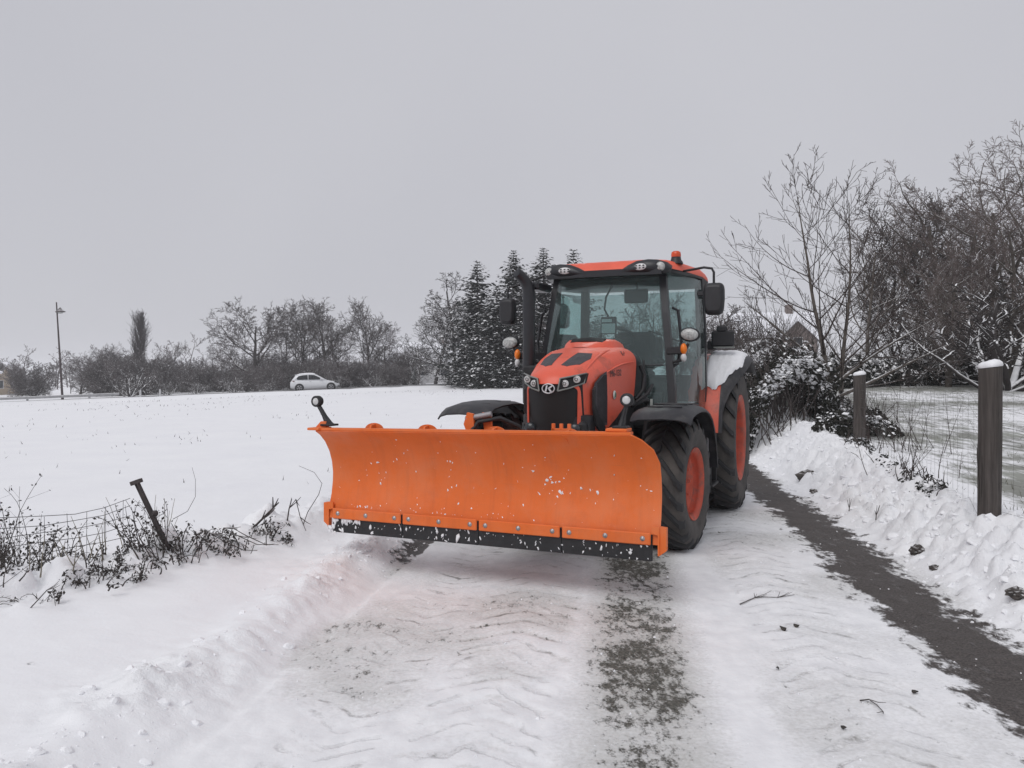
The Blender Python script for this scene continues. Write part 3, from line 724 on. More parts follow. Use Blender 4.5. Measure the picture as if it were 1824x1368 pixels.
# --- front fenders (curved, dropped outer edge), brackets
def arc(cx, cz, r, a0, a1, n): return [(cx + r*math.cos(R(a0 + (a1-a0)*i/(n-1))), cz + r*math.sin(R(a0 + (a1-a0)*i/(n-1)))) for i in range(n)]
FFP = [(.82, 1.225), (.78, 1.260), (.70, 1.295), (.50, 1.320), (.25, 1.330), (0, 1.322), (-.20, 1.290), (-.38, 1.220), (-.52, 1.115), (-.62, .98), (-.69, .83), (-.73, .68)]
for s in (-1, 1):
    rows = []
    for v, dz, k in ((.66, -.035, .97), (.74, -.004, 1), (.95, .012, 1), (1.08, .0, 1), (1.15, -.030, .985), (1.18, -.075, .97)):
        rows.append([(x*k, s*v, .6 + (z - .6)*(1 + dz)) for x, z in FFP])
    ff = MB().sheet(rows, .014).build('front_fender', 'fender_black', tractor)
    fb = MB(); fb.tube([(-.02, s*.55, .75), (-.02, s*.62, 1.15), (-.02, s*.80, 1.29)], .03, 8)
    fb.build('fender_bracket', 'chassis_black', ff)
    MB().tube([(-.3, s*.55, .75), (-.3, s*.62, 1.05), (-.3, s*.8, 1.22)], .025, 8).build('fender_bracket', 'chassis_black', ff)
    for x, z in ((.55, 1.325), (.30, 1.338), (.05, 1.335)):
        MB().tube([(x, s*v, z) for v in (.76, .95, 1.06)], .008, 5).build('fender_rib', 'fender_black', ff)
# right-hand fender turned up with mud-flap, and its end light
# --- cab
def bar(pts, w, d, name, mat, parent):
    """rectangular bar along points; w across (y), d along (x)"""
    mb = MB(); rings = []
    for p in pts:
        x, y, z = p; rings.append([(x - d/2, y - w/2, z), (x + d/2, y - w/2, z), (x + d/2, y + w/2, z), (x - d/2, y + w/2, z)])
    return mb.loft(rings, True, True, False).build(name, mat, parent)
for s in (-1, 1):
    A_ = [(-.66, .735, 1.20), (-.70, .72, 1.46), (-.76, .672, 1.87), (-.82, .625, 2.25), (-.90, .585, 2.66)]
    bar([(x, s*y, z) for x, y, z in A_], .075, .10, 'front_pillar', 'pillar_black', tractor)
    C_ = [(-1.62, .90, 1.30), (-1.66, .895, 1.7), (-1.68, .88, 2.2), (-1.66, .85, 2.68)]
    bar([(x, s*y, z) for x, y, z in C_], .04, .085, 'middle_pillar', 'pillar_black', tractor)
    D_ = [(-2.30, .74, 1.35), (-2.34, .74, 1.9), (-2.30, .72, 2.68)]
    bar([(x, s*y, z) for x, y, z in D_], .09, .10, 'rear_pillar', 'interior_pale', tractor)
    # door glass, bowed outward
    def lerp(tab, z):
        return interp([(p[2], p[0], p[1]) for p in tab], z)
    rows = []
    for z in (1.24, 1.5, 1.75, 2.0, 2.25, 2.5, 2.66):
        a, c = lerp(A_, z), lerp(C_, z); row = []
        for q in np.linspace(.03, .97, 7):
            x = a[0] + (c[0]-a[0])*q; y = a[1] + (c[1]-a[1])*q + .055*math.sin(math.pi*q)
            row.append((x, s*(y + .01), z))
        rows.append(row)
    dg = MB().sheet(rows, .006).build('door_glass', 'cab_glass', tractor)
    hnd = MB(); hnd.tube([(-.80, s*.70, 2.30), (-.83, s*.755, 2.27), (-.80, s*.795, 1.95), (-.77, s*.765, 1.72), (-.72, s*.72, 1.68)], .016, 8)
    hnd.build('grab_handle', 'pillar_black', tractor)
    # quarter glass behind the door
    rows = []
    for z in (1.75, 2.0, 2.25, 2.5, 2.66):
        c, e = lerp(C_, z), lerp(D_, z)
        rows.append([(c[0] + (e[0]-c[0])*q, s*(c[1] + (e[1]-c[1])*q), z) for q in np.linspace(.04, .96, 5)])
    MB().sheet(rows, .006).build('quarter_glass', 'cab_glass', tractor)
rows = []
for x, hw, z in ((-.66, .695, 1.30), (-.67, .68, 1.48), (-.71, .645, 1.87), (-.77, .60, 2.25), (-.85, .56, 2.64)):
    rows.append([(x + .075*(1 - q*q), q*hw, z) for q in np.linspace(-1, 1, 13)])
MB().sheet(rows, .006).build('windshield', 'cab_glass', tractor)
MB().tube([(-.60 + .055*(1 - q*q), q*.665, 1.70) for q in np.linspace(-1, 1, 9)], .008, 6).build('windshield_seal', 'pillar_black', tractor)
rows = [[(-2.36, q*.70, z) for q in (-1, -.5, 0, .5, 1)] for z in (1.55, 1.9, 2.3, 2.62)]
MB().sheet(rows, .006).build('rear_window', 'cab_glass', tractor)
lower = MB(); lower.box(-2.4, -.72, -.60, .60, 1.05, 1.40, .03); lower.box(-2.4, -1.7, -.72, .72, 1.3, 1.60, .03)
lower.build('cab_floor', 'interior', tractor)
# dark lower door panel seen behind the glass
for s in (-1, 1):
    MB().box(-1.62, -.76, s*.60, s*.64, 1.16, 1.52, .02).build('door_sill', 'interior', tractor)
# --- roof
def roof_ring(z, k, front, rear):
    pts = [(front, 0), (front, .40), (front - .03, .60), (front - .12, .70), (-1.1, .79), (-1.6, .875), (-2.1, .86), (rear + .12, .80), (rear, .66), (rear, .3)]
    full = pts + [(x, -y) for x, y in reversed(pts[1:])]
    cx = -1.6
    return [(cx + (x - cx)*k, y*k, z) for x, y in full]
rr = [roof_ring(2.655, .90, -.74, -2.50), roof_ring(2.668, .97, -.70, -2.54), roof_ring(2.686, 1.0, -.66, -2.56), roof_ring(2.700, 1.0, -.66, -2.56)]
MB().loft(rr, True, True).build('roof_liner', 'pillar_black', tractor)
rr = [roof_ring(2.702, 1.0, -.655, -2.56), roof_ring(2.745, .992, -.68, -2.55), roof_ring(2.790, .96, -.70, -2.5), roof_ring(2.815, .88, -.70, -2.5), roof_ring(2.832, .70, -.70, -2.5), roof_ring(2.838, .35, -.70, -2.5)]
roof = MB().loft(rr, True, True).build('roof', 'roof_paint', tractor)
# dark visor inside the front edge, and the corner pods that hold work lamps
MB().sheet([[(-.665 + .02*(1 - q*q), q*.62, z) for q in np.linspace(-1, 1, 9)] for z in (2.635, 2.66, 2.703)], .03).build('front_visor', 'pillar_black', tractor)
for s in (-1, 1):
    pod = MB(); rings = []
    for y, zt, zb, xf in ((.20, 2.705, 2.64, -.635), (.27, 2.745, 2.64, -.625), (.36, 2.782, 2.64, -.62), (.48, 2.795, 2.64, -.625), (.58, 2.788, 2.645, -.645), (.665, 2.765, 2.65, -.70), (.70, 2.735, 2.67, -.76)):
        rings.append([(xf - .0, s*y, zb + .02), (xf + .02, s*y, (zb + zt)/2), (xf - .005, s*y, zt - .03), (xf - .03, s*y, zt), (xf - .24, s*y, zt - .02), (xf - .26, s*y, zb)])
    pod.loft(rings, True, True); p_ = pod.build('lamp_pod', 'pillar_black', tractor)
    # oval work lamp and round lamp
    M = Matrix.Translation((-.604, s*.41, 2.714)) @ Matrix.Rotation(R(-10 if s > 0 else 10), 4, 'Z')
    MB().ell((0, 0, 0), (.014, .068, .036), 20, 8, M).build('work_lamp', 'lens_white', p_)
    tt = MB()
    for k in range(6):
        tt.ell((.012, (-.04 + .04*(k % 3)), -.012 + .024*(k//3)), (.006, .012, .007), 8, 5, M)
    tt.build('work_lamp_cells', 'void_black', p_)
    MB().lathe([(0, .016), (.035, .012), (.046, .0), (.048, -.03)], 20, 'x', (-.645, s*.605, 2.715)).build('round_lamp', 'lens_clear', p_)
# beacon
bc = MB(); bc.lathe([(.075, 0), (.072, .02), (.055, .045), (.050, .075), (0, .075)], 20, 'z', (-1.0, .70, 2.775)); be = bc.build('beacon', 'black_plastic', tractor)
MB().lathe([(.050, .076), (.052, .10), (.047, .128), (.03, .138), (0, .139)], 20, 'z', (-1.0, .70, 2.775)).build('beacon_lens', 'beacon_red', be)
MB().tube([(-.86, .66, 2.69), (-.90, .675, 2.76), (-.99, .69, 2.775)], .018, 6).build('beacon_bracket', 'black_plastic', be)
# mirrors
def mirror(s, u, v, z, w, h):
    mb = MB(); rings = []
    for dx, k in ((.055, .72), (.045, .90), (.0, 1.0), (-.03, 1.0), (-.04, .93)):
        ring = []
        for a in range(24):
            t_ = 2*math.pi*a/24; cy = math.copysign(abs(math.cos(t_))**.42, math.cos(t_)); cz = math.copysign(abs(math.sin(t_))**.42, math.sin(t_))
            tp = 1 - .10*(cz < 0)*abs(cz)
            ring.append((u + dx, v + cy*w/2*k*tp, z + cz*h/2*k))
        rings.append(ring)
    mo = mb.loft(rings, True, True).build('mirror', 'black_plastic', tractor)
    MB().tube([(-1.05 if s > 0 else -.85, s*.74, 2.70), (u, v - s*.10, 2.715 if s > 0 else z + h/2 + .13), (u, v - s*.02, 2.70 if s > 0 else z + h/2 + .12), (u, v + s*.0, 2.66 if s > 0 else z + h/2 + .08), (u, v, z + h/2 - .03)], .013, 8).build('mirror_arm', 'black_plastic', mo)
    return mo
mirror(1, -.92, 1.105, 2.385, .215, .335)
mirror(-1, -.62, -1.08, 2.300, .185, .30)
MB().box(-.97, -.93, .93, 1.02, 2.42, 2.47, .01).build('mirror_hinge', 'black_plastic', tractor)
MB().box(-1.72, -1.62, .90, .96, 2.47, 2.57, .015).build('rear_work_lamp', 'black_plastic', tractor)
# front side lamps on brackets
for s, u, v, zl, vi, zi in ((1, -.66, .905, 2.010, .845, 1.83), (-1, -.60, -1.04, 1.957, -.955, 1.79)):
    br = MB(); br.tube([(-.72, s*.68, 1.72), (u - .03, v - s*.09, 1.75), (u - .03, v - s*.02, 1.92)], .016, 8); br.box(u - .07, u - .03, s*.66, vi, zi - .02, zi + .06, .01)
    lb = br.build('lamp_bracket', 'black_plastic', tractor)
    M = Matrix.Translation((u, v, zl)) @ Matrix.Rotation(R(-6*s), 4, 'X')
    MB().ell((-.02, 0, 0), (.055, .105, .074), 22, 9, M).build('side_lamp_housing', 'black_plastic', lb)
    MB().ell((.012, 0, 0), (.034, .088, .060), 22, 9, M).build('side_lamp_lens', 'lens_clear', lb)
    MB().ell((u, vi, zi + .035), (.035, .034, .058), 14, 8).build('indicator', 'amber', lb)
    MB().ell((u, vi, zi - .055), (.032, .030, .045), 14, 8).build('position_light', 'lens_white', lb)
# exhaust
ex = MB(); ex.tube([(-.45, -.76, 1.30), (-.45, -.76, 1.6), (-.45, -.76, 2.42), (-.445, -.765, 2.52), (-.42, -.79, 2.60), (-.37, -.825, 2.655), (-.33, -.85, 2.68)], [.065, .068, .068, .066, .062, .058, .056], 16)
exo = ex.build('exhaust', 'pillar_black', tractor)
MB().lathe([(.050, 0), (.050, .02)], 12, 'x', (-.33, -.85, 2.68)).build('exhaust_mouth', 'void_black', exo)
MB().box(-.90, -.47, -.80, -.66, 2.515, 2.60, .02).build('exhaust_stay', 'pillar_black', exo)
MB().box(-.56, -.34, -.80, -.40, 1.58, 1.70, .02).build('exhaust_bracket', 'chassis_black', exo)
# --- interior
seat = MB(); seat.box(-2.0, -1.55, -.26, .26, 1.55, 1.68, .05); seat.box(-2.10, -1.95, -.25, .25, 1.66, 2.12, .05); seat.box(-2.0, -1.6, .30, .38, 1.72, 1.80, .03); seat.box(-1.95, -1.85, .28, .36, 1.7, 2.05, .02)
seat.build('seat', 'interior', tractor)
sw = MB(); ring = []
for a in np.linspace(0, 2*math.pi, 29):
    ring.append((-1.16 + .185*math.cos(a)*.80, .02 + .195*math.sin(a), 2.015 + .185*math.cos(a)*.52))
sw.tube(ring, .017, 8, False)
for a in (0, 2.1, 4.2): sw.tube([(-1.14, .02, 1.985), (-1.16 + .148*math.cos(a), .02 + .195*math.sin(a), 2.015 + .096*math.cos(a))], .013, 6)
sw.tube([(-1.14, .02, 1.99), (-1.02, .02, 1.75)], .05, 8)
sw.build('steering_wheel', 'interior', tractor)
ds = MB(); ds.ell((-.95, .02, 1.70), (.18, .34, .21), 16, 8); ds.box(-1.1, -.75, -.25, .30, 1.35, 1.75, .05); ds.build('dashboard', 'interior', tractor)
MB().box(-1.9, -1.5, -.70, -.35, 1.40, 1.86, .05).build('side_console', 'interior', tractor)
cl = MB(); cl.box(-.93, -.90, .16, .42, 2.37, 2.52, .02); im = cl.build('interior_mirror', 'interior', tractor)
MB().tube([(-.92, .30, 2.52), (-.90, .30, 2.64)], .01, 6).build('mirror_stem', 'interior', im)
mo = MB(); mo.box(-1.02, -1.0, -.13, .05, 2.05, 2.24, .01, Matrix.Translation((0, 0, 0))); mo = mo.build('monitor', 'interior', tractor)
MB().box(-.998, -.992, -.115, .035, 2.06, 2.165, .0).build('monitor_screen', 'screen_pale', mo); MB().box(-.998, -.992, -.115, .0, 2.18, 2.215, .0).build('monitor_label', 'screen_pale', mo)
MB().tube([(-1.0, -.04, 2.24), (-.98, -.08, 2.32), (-.97, -.06, 2.45), (-.95, .02, 2.58), (-.93, .06, 2.66)], .011, 6).build('monitor_arm', 'interior', mo)
MB().box(-1.3, -.85, -.56, .56, 2.585, 2.65, .02).build('headliner', 'interior_pale', tractor)
MB().tube([(-2.3, .1, 2.15), (-2.3, .52, 2.0)], .012, 6).build('rear_wiper', 'interior', tractor)
# --- rear fenders: orange sheet, black flare, snow lying on the left one
for s in (-1, 1):
    A0, A1, n = 6, 128, 18
    def fr(v, dr):
        out = []
        for i, (x, z) in enumerate(arc(-2.48, .86, 1.0 + dr, A0, A1, n)):
            a_ = A0 + (A1 - A0)*i/(n-1); k_ = .12 + .88*float(sstep(18, 72, a_)); out.append((x, s*(v if v < 1.066 else 1.065 + (v - 1.065)*k_), z))
        return out
    rf = MB().sheet([fr(.70, -.02), fr(.78, .0), fr(.95, .0), fr(1.07, -.015)], .012).build('rear_fender', 'hood_paint', tractor)
    MB().sheet([fr(1.065, -.005), fr(1.14, -.005), fr(1.25, -.02), fr(1.31, -.05), fr(1.325, -.10)], .012).build('fender_flare', 'fender_black', rf)
    side_ = [(-2.48, .86)] + arc(-2.48, .86, .985, A0, A1, 12)
    MB().prism([(x, s*.70, z) for x, z in side_], (0, s*.02, 0)).build('fender_wall', 'fender_black', rf)
    # teal-grey glass wedge between pillar and fender
    g = [(-1.60, s*.80, 1.26), (-1.50, s*.78, 1.16), (-1.53, s*.80, 1.42), (-1.60, s*.83, 1.60), (-1.72, s*.87, 1.85), (-1.70, s*.885, 1.60)]
    rows = []
    for a0 in np.linspace(62, 118, 13):
        rows.append([])
        for q in np.linspace(0, 1, 9):
            a = a0; v = .80 + q*.46
            rows[-1].append((a, v))
    if s > 0:
        grid = []; na, nv_ = 46, 30
        for i in range(na):
            row = []
            for j in range(nv_):
                q = j/(nv_-1); a_lo = 34 + 44*max(0, q - .30)**1.3 + 26*max(0, .25 - q)**1.2 + 11*float(fbm(np.array(q*9.0), np.array(1.7), 3)); a = a_lo + (126 - a_lo)*i/(na-1)
                v = .865 + .40*q + (.030*float(fbm(np.array(i*.5), np.array(q*2), 3)) if j == 0 else 0)
                edge = max(0, min(1, i/3.0, j/2.5, (nv_-1-j)/3.0, (na-1-i)/2))**.5
                h = .002 + .034*edge + .016*edge*float(fbm(np.array(i*.35), np.array(j*.4), 3))
                row.append((-2.48 + (1.0 + h)*math.cos(R(a)), v, .86 + (1.0 + h)*math.sin(R(a)) - (.05*max(0, (v - 1.15)/.15))))
            grid.append(row)
        tag(MB().sheet(grid, .004).build('snow_cover', 'snow_lump', rf), 'snow lying on the rear fender')
# black tool box/number-plate board behind the cab on the left
bx_ = MB(); bx_.box(-2.12, -2.06, .90, 1.16, 1.93, 2.12, .02); bx_.box(-2.12, -2.06, .96, 1.08, 2.10, 2.18, .02); bx_.box(-2.3, -2.1, .85, .95, 1.9, 2.0, .01)
bxo = bx_.build('rear_lamp_board', 'black_plastic', tractor)
MB().box(-2.12, -2.055, .93, 1.165, 1.915, 1.932).build('board_trim', 'grey_trim', bxo)
# fuel tank, battery box, steps
MB().box(-1.55, -.72, .42, .86, .55, 1.10, .05).build('fuel_tank', 'chassis_black', tractor); MB().box(-1.5, -.75, -.86, -.42, .55, 1.10, .05).build('fuel_tank', 'chassis_black', tractor)
sx = MB(); sx.box(-1.30, -.72, .60, .90, 1.15, 1.30, .02); sx.build('step_box', 'fender_black', tractor)
MB().sheet([[(-1.3 + .58*i/11, .62 + .26*j/3, 1.302 + .012*(vnoise(np.array(i*.9), np.array(j*1.3))) ) for i in range(12)] for j in range(4)]).build('snow_cover', 'snow_lump', tractor)
for z in (.42, .68):
    st2 = MB(); st2.box(-1.42, -1.02, .90, 1.08, z, z + .03, .008); st2.box(-1.42, -1.39, .86, 1.06, z, z + .28, .005); st2.box(-1.05, -1.02, .86, 1.06, z, z + .28, .005)
    st2.build('step', 'chassis_black', tractor)
MB().box(-.62, -.60, 1.02, 1.10, .80, .98, .004).build('reflector_plate', 'tin_grey', tractor)

# ------------------------------------------------------------------ snow plough
BV = -.187; bx0, by0 = tw(2.0, BV)
plow = thing('snow_plow', 'wide orange snow plough blade raised in front of the tractor', 'snow plow', (bx0, by0, 0), TRZ)
HWB = 1.37
PROF = [(-.012, .43), (-.025, .52), (-.055, .62), (-.072, .72), (-.075, .80), (-.060, .89), (-.025, .98), (.035, 1.065), (.105, 1.125), (.165, 1.158)]
def prof_x(z):
    a = np.array(PROF); return float(np.interp(z, a[:, 1], a[:, 0]))
NY = 46; rows = []
for x, z in PROF:
    cut = .15*max(0, (z - .95)/.208)**2.6
    y1 = HWB - cut; y0 = -HWB - .0*cut
    rows.append([(x, y0 + (y1 - y0)*j/(NY-1), z + .040*(j/(NY-1))*max(0, (z - .9)/.258)) for j in range(NY)])
rows2 = [list(reversed(r)) for r in rows]
blade = MB().sheet(rows2, -.010).build('mouldboard', 'plow_orange', plow)
# top lip folded back
lip = MB(); lip.loft([[(x_, y_, z_ + dz_) for x_, z_ in ((.10, 1.158), (.172, 1.158), (.172, 1.176), (.10, 1.176))] for y_, dz_ in ((-HWB - .02, 0), (HWB - .16, .038))], True, True, False); lip.build('top_lip', 'plow_orange', plow)
tb = MB(); tb.box(.02, .16, HWB - .34, HWB - .19, 1.213, 1.234, .004); tb.build('end_plate', 'plow_orange', plow)
el = MB(); el.box(.02, .20, -HWB - .06, -HWB + .05, 1.158, 1.178, .004); el.tube([(.06, -HWB - .01, 1.178), (.06, -HWB + .04, 1.215)], .035, 8); el.prism([(.10, -HWB - .05, 1.178), (.10, -HWB + .05, 1.178), (.10, -HWB + .05, 1.225), (.10, -HWB, 1.225)], (-.02, 0, 0)); el.build('end_plate', 'plow_orange', plow)
# rounded ribs standing behind the board
for y in (-.90, -.42, .155, .725):
    rb = [(prof_x(z) - .012, y, z) for z in (.50, .62, .74, .86, .98, 1.07, 1.13)]
    top = [(.13 + .0, y + 0, 1.15), (.10, y, 1.205), (.02, y, 1.215), (-.06, y, 1.17), (-.15, y, 1.0), (-.18, y, .8), (-.14, y, .55)]
    MB().prism([p for p in rb + top], (0, .014, 0)).build('rib', 'plow_orange', plow)
    dd = [(.045, y + .085*math.cos(a), 1.165 + .055*math.sin(a)) for a in np.linspace(0, math.pi, 13)]
    MB().prism(dd, (-.012, 0, 0)).build('rib_head', 'plow_orange', plow)
bk = MB(); bk.box(-.20, -.10, -1.25, 1.25, .62, .72, .01); bk.box(-.22, -.14, -1.2, 1.2, .95, 1.02, .01); bk.build('back_beam', 'plow_orange', plow)
fr_ = MB(); fr_.box(-.62, -.15, .02, .12, .45, .75, .01); fr_.box(-.62, -.15, .34, .44, .45, .75, .01); fr_.box(-.65, -.55, -.15, .60, .42, .95, .015)
fr_.box(-.45, -.37, .06, .14, .75, 1.16, .01); fr_.box(-.45, -.37, .24, .32, .75, 1.16, .01); fr_.build('coupling_frame', 'plow_orange', plow)
hk = MB(); hk.prism([(-.10, -.155, 1.16), (-.10, -.09, 1.20), (-.10, -.10, 1.30), (-.10, -.15, 1.31), (-.10, -.18, 1.22)], (-.03, 0, 0)); hk.prism([(-.16, -.03, 1.16), (-.16, .03, 1.16), (-.16, .02, 1.30), (-.16, -.05, 1.31)], (-.03, 0, 0)); hk.build('lifting_hook', 'plow_orange', plow)
MB().tube([(-.12, -.17, 1.26), (-.14, .04, 1.30)], .022, 8).build('hook_pin', 'tin_grey', plow)
MB().tube([(-.1, -.15, 1.12), (-.12, -.06, 1.24), (-.16, .10, 1.27), (-.3, .2, 1.2), (-.5, .2, 1.0)], .018, 6).build('hydraulic_hose', 'edge_rubber', plow)
bb = MB()
for y in (.60, .66, .72): bb.box(.0, .02, y - .012, y + .012, 1.17, 1.25, .002)
bb.box(.0, .02, .585, .735, 1.17, 1.215, .002); bb.build('notched_plate', 'plow_orange', plow)
# side wear plates at the bottom corners
for s in (-1, 1):
    y = s*HWB
    q = [(.0, y, .555), (.0, y + s*.045, .55), (.0, y + s*.045, .395), (.0, y, .36)]
    MB().prism(q, (-.05, 0, 0)).build('corner_plate', 'plow_orange', plow)
    MB().prism([(-.002, y - s*.055, .56), (-.002, y, .56), (-.002, y, .36), (-.002, y - s*.012, .36), (-.002, y - s*.012, .50), (-.002, y - s*.055, .51)], (.012, 0, 0)).build('corner_tab', 'plow_orange', plow)
# four clamp strips with three bolts each and the black rubber edge in four lengths
L4 = (2*HWB - .10)/4
for k in range(4):
    y0 = -HWB + .05 + k*L4 + .010; y1 = y0 + L4 - .018
    cs = MB().box(.012, .030, y0, y1, .432, .515, .006).build('clamp_strip', 'plow_orange', plow)
    for j in range(3):
        y = y0 + .055 + j*(y1 - y0 - .11)/2
        MB().lathe([(0, .041), (.008, .040), (.009, .035), (.017, .034), (.018, .029)], 10, 'x', (0, y, .476)).build('bolt', 'steel', cs)
    MB().box(-.012, .010, y0 - .008, y1 + .008, .318, .50, .004).build('rubber_edge', 'edge_rubber', plow)
# marker lamps on rubber stalks
def marker(y, z, lean):
    a = MB(); a.loft([[(.06 + dx, y + lean*q + dy, z + q*.145) for dx, dy in ((-w_, -w_*.6), (w_, -w_*.6), (w_, w_*.6), (-w_, w_*.6))] for q, w_ in ((0, .040), (.12, .030), (.5, .020), (1, .018))], True, True, True)
    a.box(.0, .12, y - .05, y + .05, z - .012, z + .004, .004)
    M = Matrix.Translation((.06, y + lean*1.2, z + .185))
    o = a.build('marker_lamp', 'edge_rubber', plow)
    b_ = MB(); b_.lathe([(.0, -.035), (.040, -.033), (.046, -.02), (.046, .02), (.036, .03), (.030, .026)], 18, 'x', (.06, y + lean*1.2, z + .185)); b_.build('lamp_housing', 'edge_rubber', o)
    MB().lathe([(0, .030), (.020, .028), (.030, .022)], 16, 'x', (.06, y + lean*1.2, z + .185)).build('lamp_lens', 'lens_white', o)
marker(-HWB + .055, 1.20, -.10)
marker(HWB - .255, 1.244, .035)
# snow spattered on the face: flat stuck lumps
rs3 = np.random.RandomState(21); spl = []
def splat(y, z, r, st=1.0):
    spl.append((prof_x(z) + .006 if z > .52 else (.030 if z > .432 else .011), y, z, r, st))
for _ in range(340):
    y = rs3.uniform(-1.3, 1.3); z = .74 + .10*rs3.randn() if rs3.rand() < .75 else rs3.uniform(.5, 1.1)
    if .53 < z < 1.1: splat(y, z, .003 + .008*rs3.rand()**3)
for cy, cz, n, sp in ((.58, .80, 46, .13), (.62, .74, 12, .04), (-.25, .93, 5, .03), (1.2, .82, 18, .10), (-.9, .80, 14, .12), (1.33, .68, 6, .05)):
    for _ in range(n):
        y = cy + sp*rs3.randn(); z = cz + sp*.42*rs3.randn()
        if abs(y) < 1.35 and .53 < z < 1.1: splat(y, z, .003 + .017*rs3.rand()**2.6)
for _ in range(230):
    y = rs3.uniform(-1.33, 1.33); z = .520 + .012*rs3.randn()**2; splat(y, z + .004, .003 + .008*rs3.rand()**1.5*(1.0 if -1.2 < y < .2 else .6))
for _ in range(120):
    y = rs3.uniform(-1.33, 1.33); z = rs3.uniform(.325, .425); splat(y, z, .003 + .011*rs3.rand()**3, 1.3)
for _ in range(14): splat(-1.13 + .09*rs3.randn(), .415, .016 + .012*rs3.rand())
for _ in range(5): splat(-1.32 + .02*rs3.randn(), .36 + .02*rs3.randn(), .018)
bm = bmesh.new(); bmesh.ops.create_icosphere(bm, subdivisions=1, radius=1)
bv = np.array([v.co[:] for v in bm.verts]); bf = np.array([[v.index for v in f.verts] for f in bm.faces]); bm.free()
vs, fs = [], []; o = 0
for x, y, z, r, st in spl:
    p = bv*(1 + .40*rs3.randn(len(bv), 1))*np.array([min(.006, r*.5), r*(.45 + .7*rs3.rand()), r*st*(.6 + 1.3*rs3.rand())])
    a = rs3.randn()*.6; c_, s_ = math.cos(a), math.sin(a); p = p @ np.array([[1, 0, 0], [0, c_, -s_], [0, s_, c_]])
    vs.append(p + (x, y, z)); fs.append(bf + o); o += len(bv)
tag(np_mesh('snow_spatter', np.concatenate(vs), np.concatenate(fs), 'snow_lump', parent=plow, smooth=True), kind='stuff')
# ------------------------------------------------------------------ vegetation
def PX(px, d): return (px - 912)/1400*d
def rnd_perp(d, rng):
    a = V(rng.gauss(0, 1), rng.gauss(0, 1), rng.gauss(0, 1)); p = a - d*a.dot(d)
    return p.normalized() if p.length > 1e-4 else V(1, 0, 0)
def grow(seed, H, r0, par):
    """recursive bare tree; par: n children, length ratio, angle, upward pull, wobble and first child position for each level"""
    rng = random.Random(seed); segs = []
    nseg = par.get('nseg', (7, 6, 5, 4, 3)); maxl = len(par['n']); rmin = par.get('rmin', .010)
    def br(p, d, L, r, lev):
        n = nseg[lev]; pts = [(p.copy(), d.copy(), r)]; st = L/n
        end = par['end'][min(lev, len(par['end'])-1)] if 'end' in par else .30
        for i in range(n):
            d = (d + rnd_perp(d, rng)*par['wob'][min(lev, len(par['wob'])-1)] + V(0, 0, par['up'][min(lev, len(par['up'])-1)])).normalized()
            q = p + d*st; ra = max(rmin, r*(1 - (1 - end)*i/n)); rb = max(rmin, r*(1 - (1 - end)*(i+1)/n))
            segs.append((p.x, p.y, p.z, q.x, q.y, q.z, ra, rb, lev)); p = q; pts.append((p.copy(), d.copy(), rb))
        if lev < maxl:
            k = par['n'][lev]; k = max(1, int(k*rng.uniform(.75, 1.25)))
            az = rng.uniform(0, 6.28)
            for c in range(k):
                f = par['f0'][lev] + (1 - par['f0'][lev])*(c + rng.random())/k
                x = f*n; i = min(n - 1, int(x)); w = x - i
                pp = pts[i][0].lerp(pts[i+1][0], w); dd = pts[i][1]; rr = pts[i][2]
                az += 2.4 + rng.uniform(-.5, .5)
                a = dd.orthogonal().normalized(); b = dd.cross(a)
                side = a*math.cos(az) + b*math.sin(az); an = R(par['ang'][lev]*rng.uniform(.7, 1.3))
                cd = (dd*math.cos(an) + side*math.sin(an)).normalized()
                sh = par.get('shape', lambda f, l: 1 - .45*f)(f, lev)
                br(pp, cd, L*par['len'][lev]*sh*rng.uniform(.7, 1.2), max(rmin, rr*par.get('rr', .62)*rng.uniform(.7, 1)), lev + 1)
    ns = par.get('stems', 1)
    for s in range(ns):
        a = rng.uniform(0, 6.28); tilt = par.get('tilt', .03) if ns == 1 else rng.uniform(.3, 1)*par.get('tilt', .3)
        br(V(rng.uniform(-.1, .1)*(ns > 1), rng.uniform(-.1, .1)*(ns > 1), -.15), V(math.cos(a)*tilt, math.sin(a)*tilt, 1).normalized(), H*par.get('trunk', .75)*(1 if ns == 1 else rng.uniform(.7, 1)), r0*(1 if ns == 1 else rng.uniform(.5, 1)), 0)
    return np.array(segs)
def segs_mesh(S, k, ph=.5):
    p0, p1, r0, r1 = S[:, 0:3], S[:, 3:6], S[:, 6], S[:, 7]
    d = p1 - p0; d /= np.maximum(np.linalg.norm(d, axis=1, keepdims=True), 1e-6)
    up = np.where(np.abs(d[:, 2:3]) < .95, np.array([[0, 0, 1.0]]), np.array([[1.0, 0, 0]]))
    a = np.cross(d, up); a /= np.linalg.norm(a, axis=1, keepdims=True); b = np.cross(a, d)
    ang = (np.arange(k) + ph)*2*np.pi/k + (np.pi/2 if k == 3 else 0)
    off = a[:, None]*np.cos(ang)[None, :, None] + b[:, None]*np.sin(ang)[None, :, None]
    v = np.stack([p0[:, None] + off*r0[:, None, None], p1[:, None] + off*r1[:, None, None]], 1)   # n,2,k,3
    n = len(S); base_ = (np.arange(n)*2*k)[:, None]; j = np.arange(k); j2 = (j + 1) % k
    f = np.stack([base_ + j, base_ + j2, base_ + k + j2, base_ + k + j], -1).reshape(-1, 4)
    return v.reshape(-1, 3), f
PROTO = {}
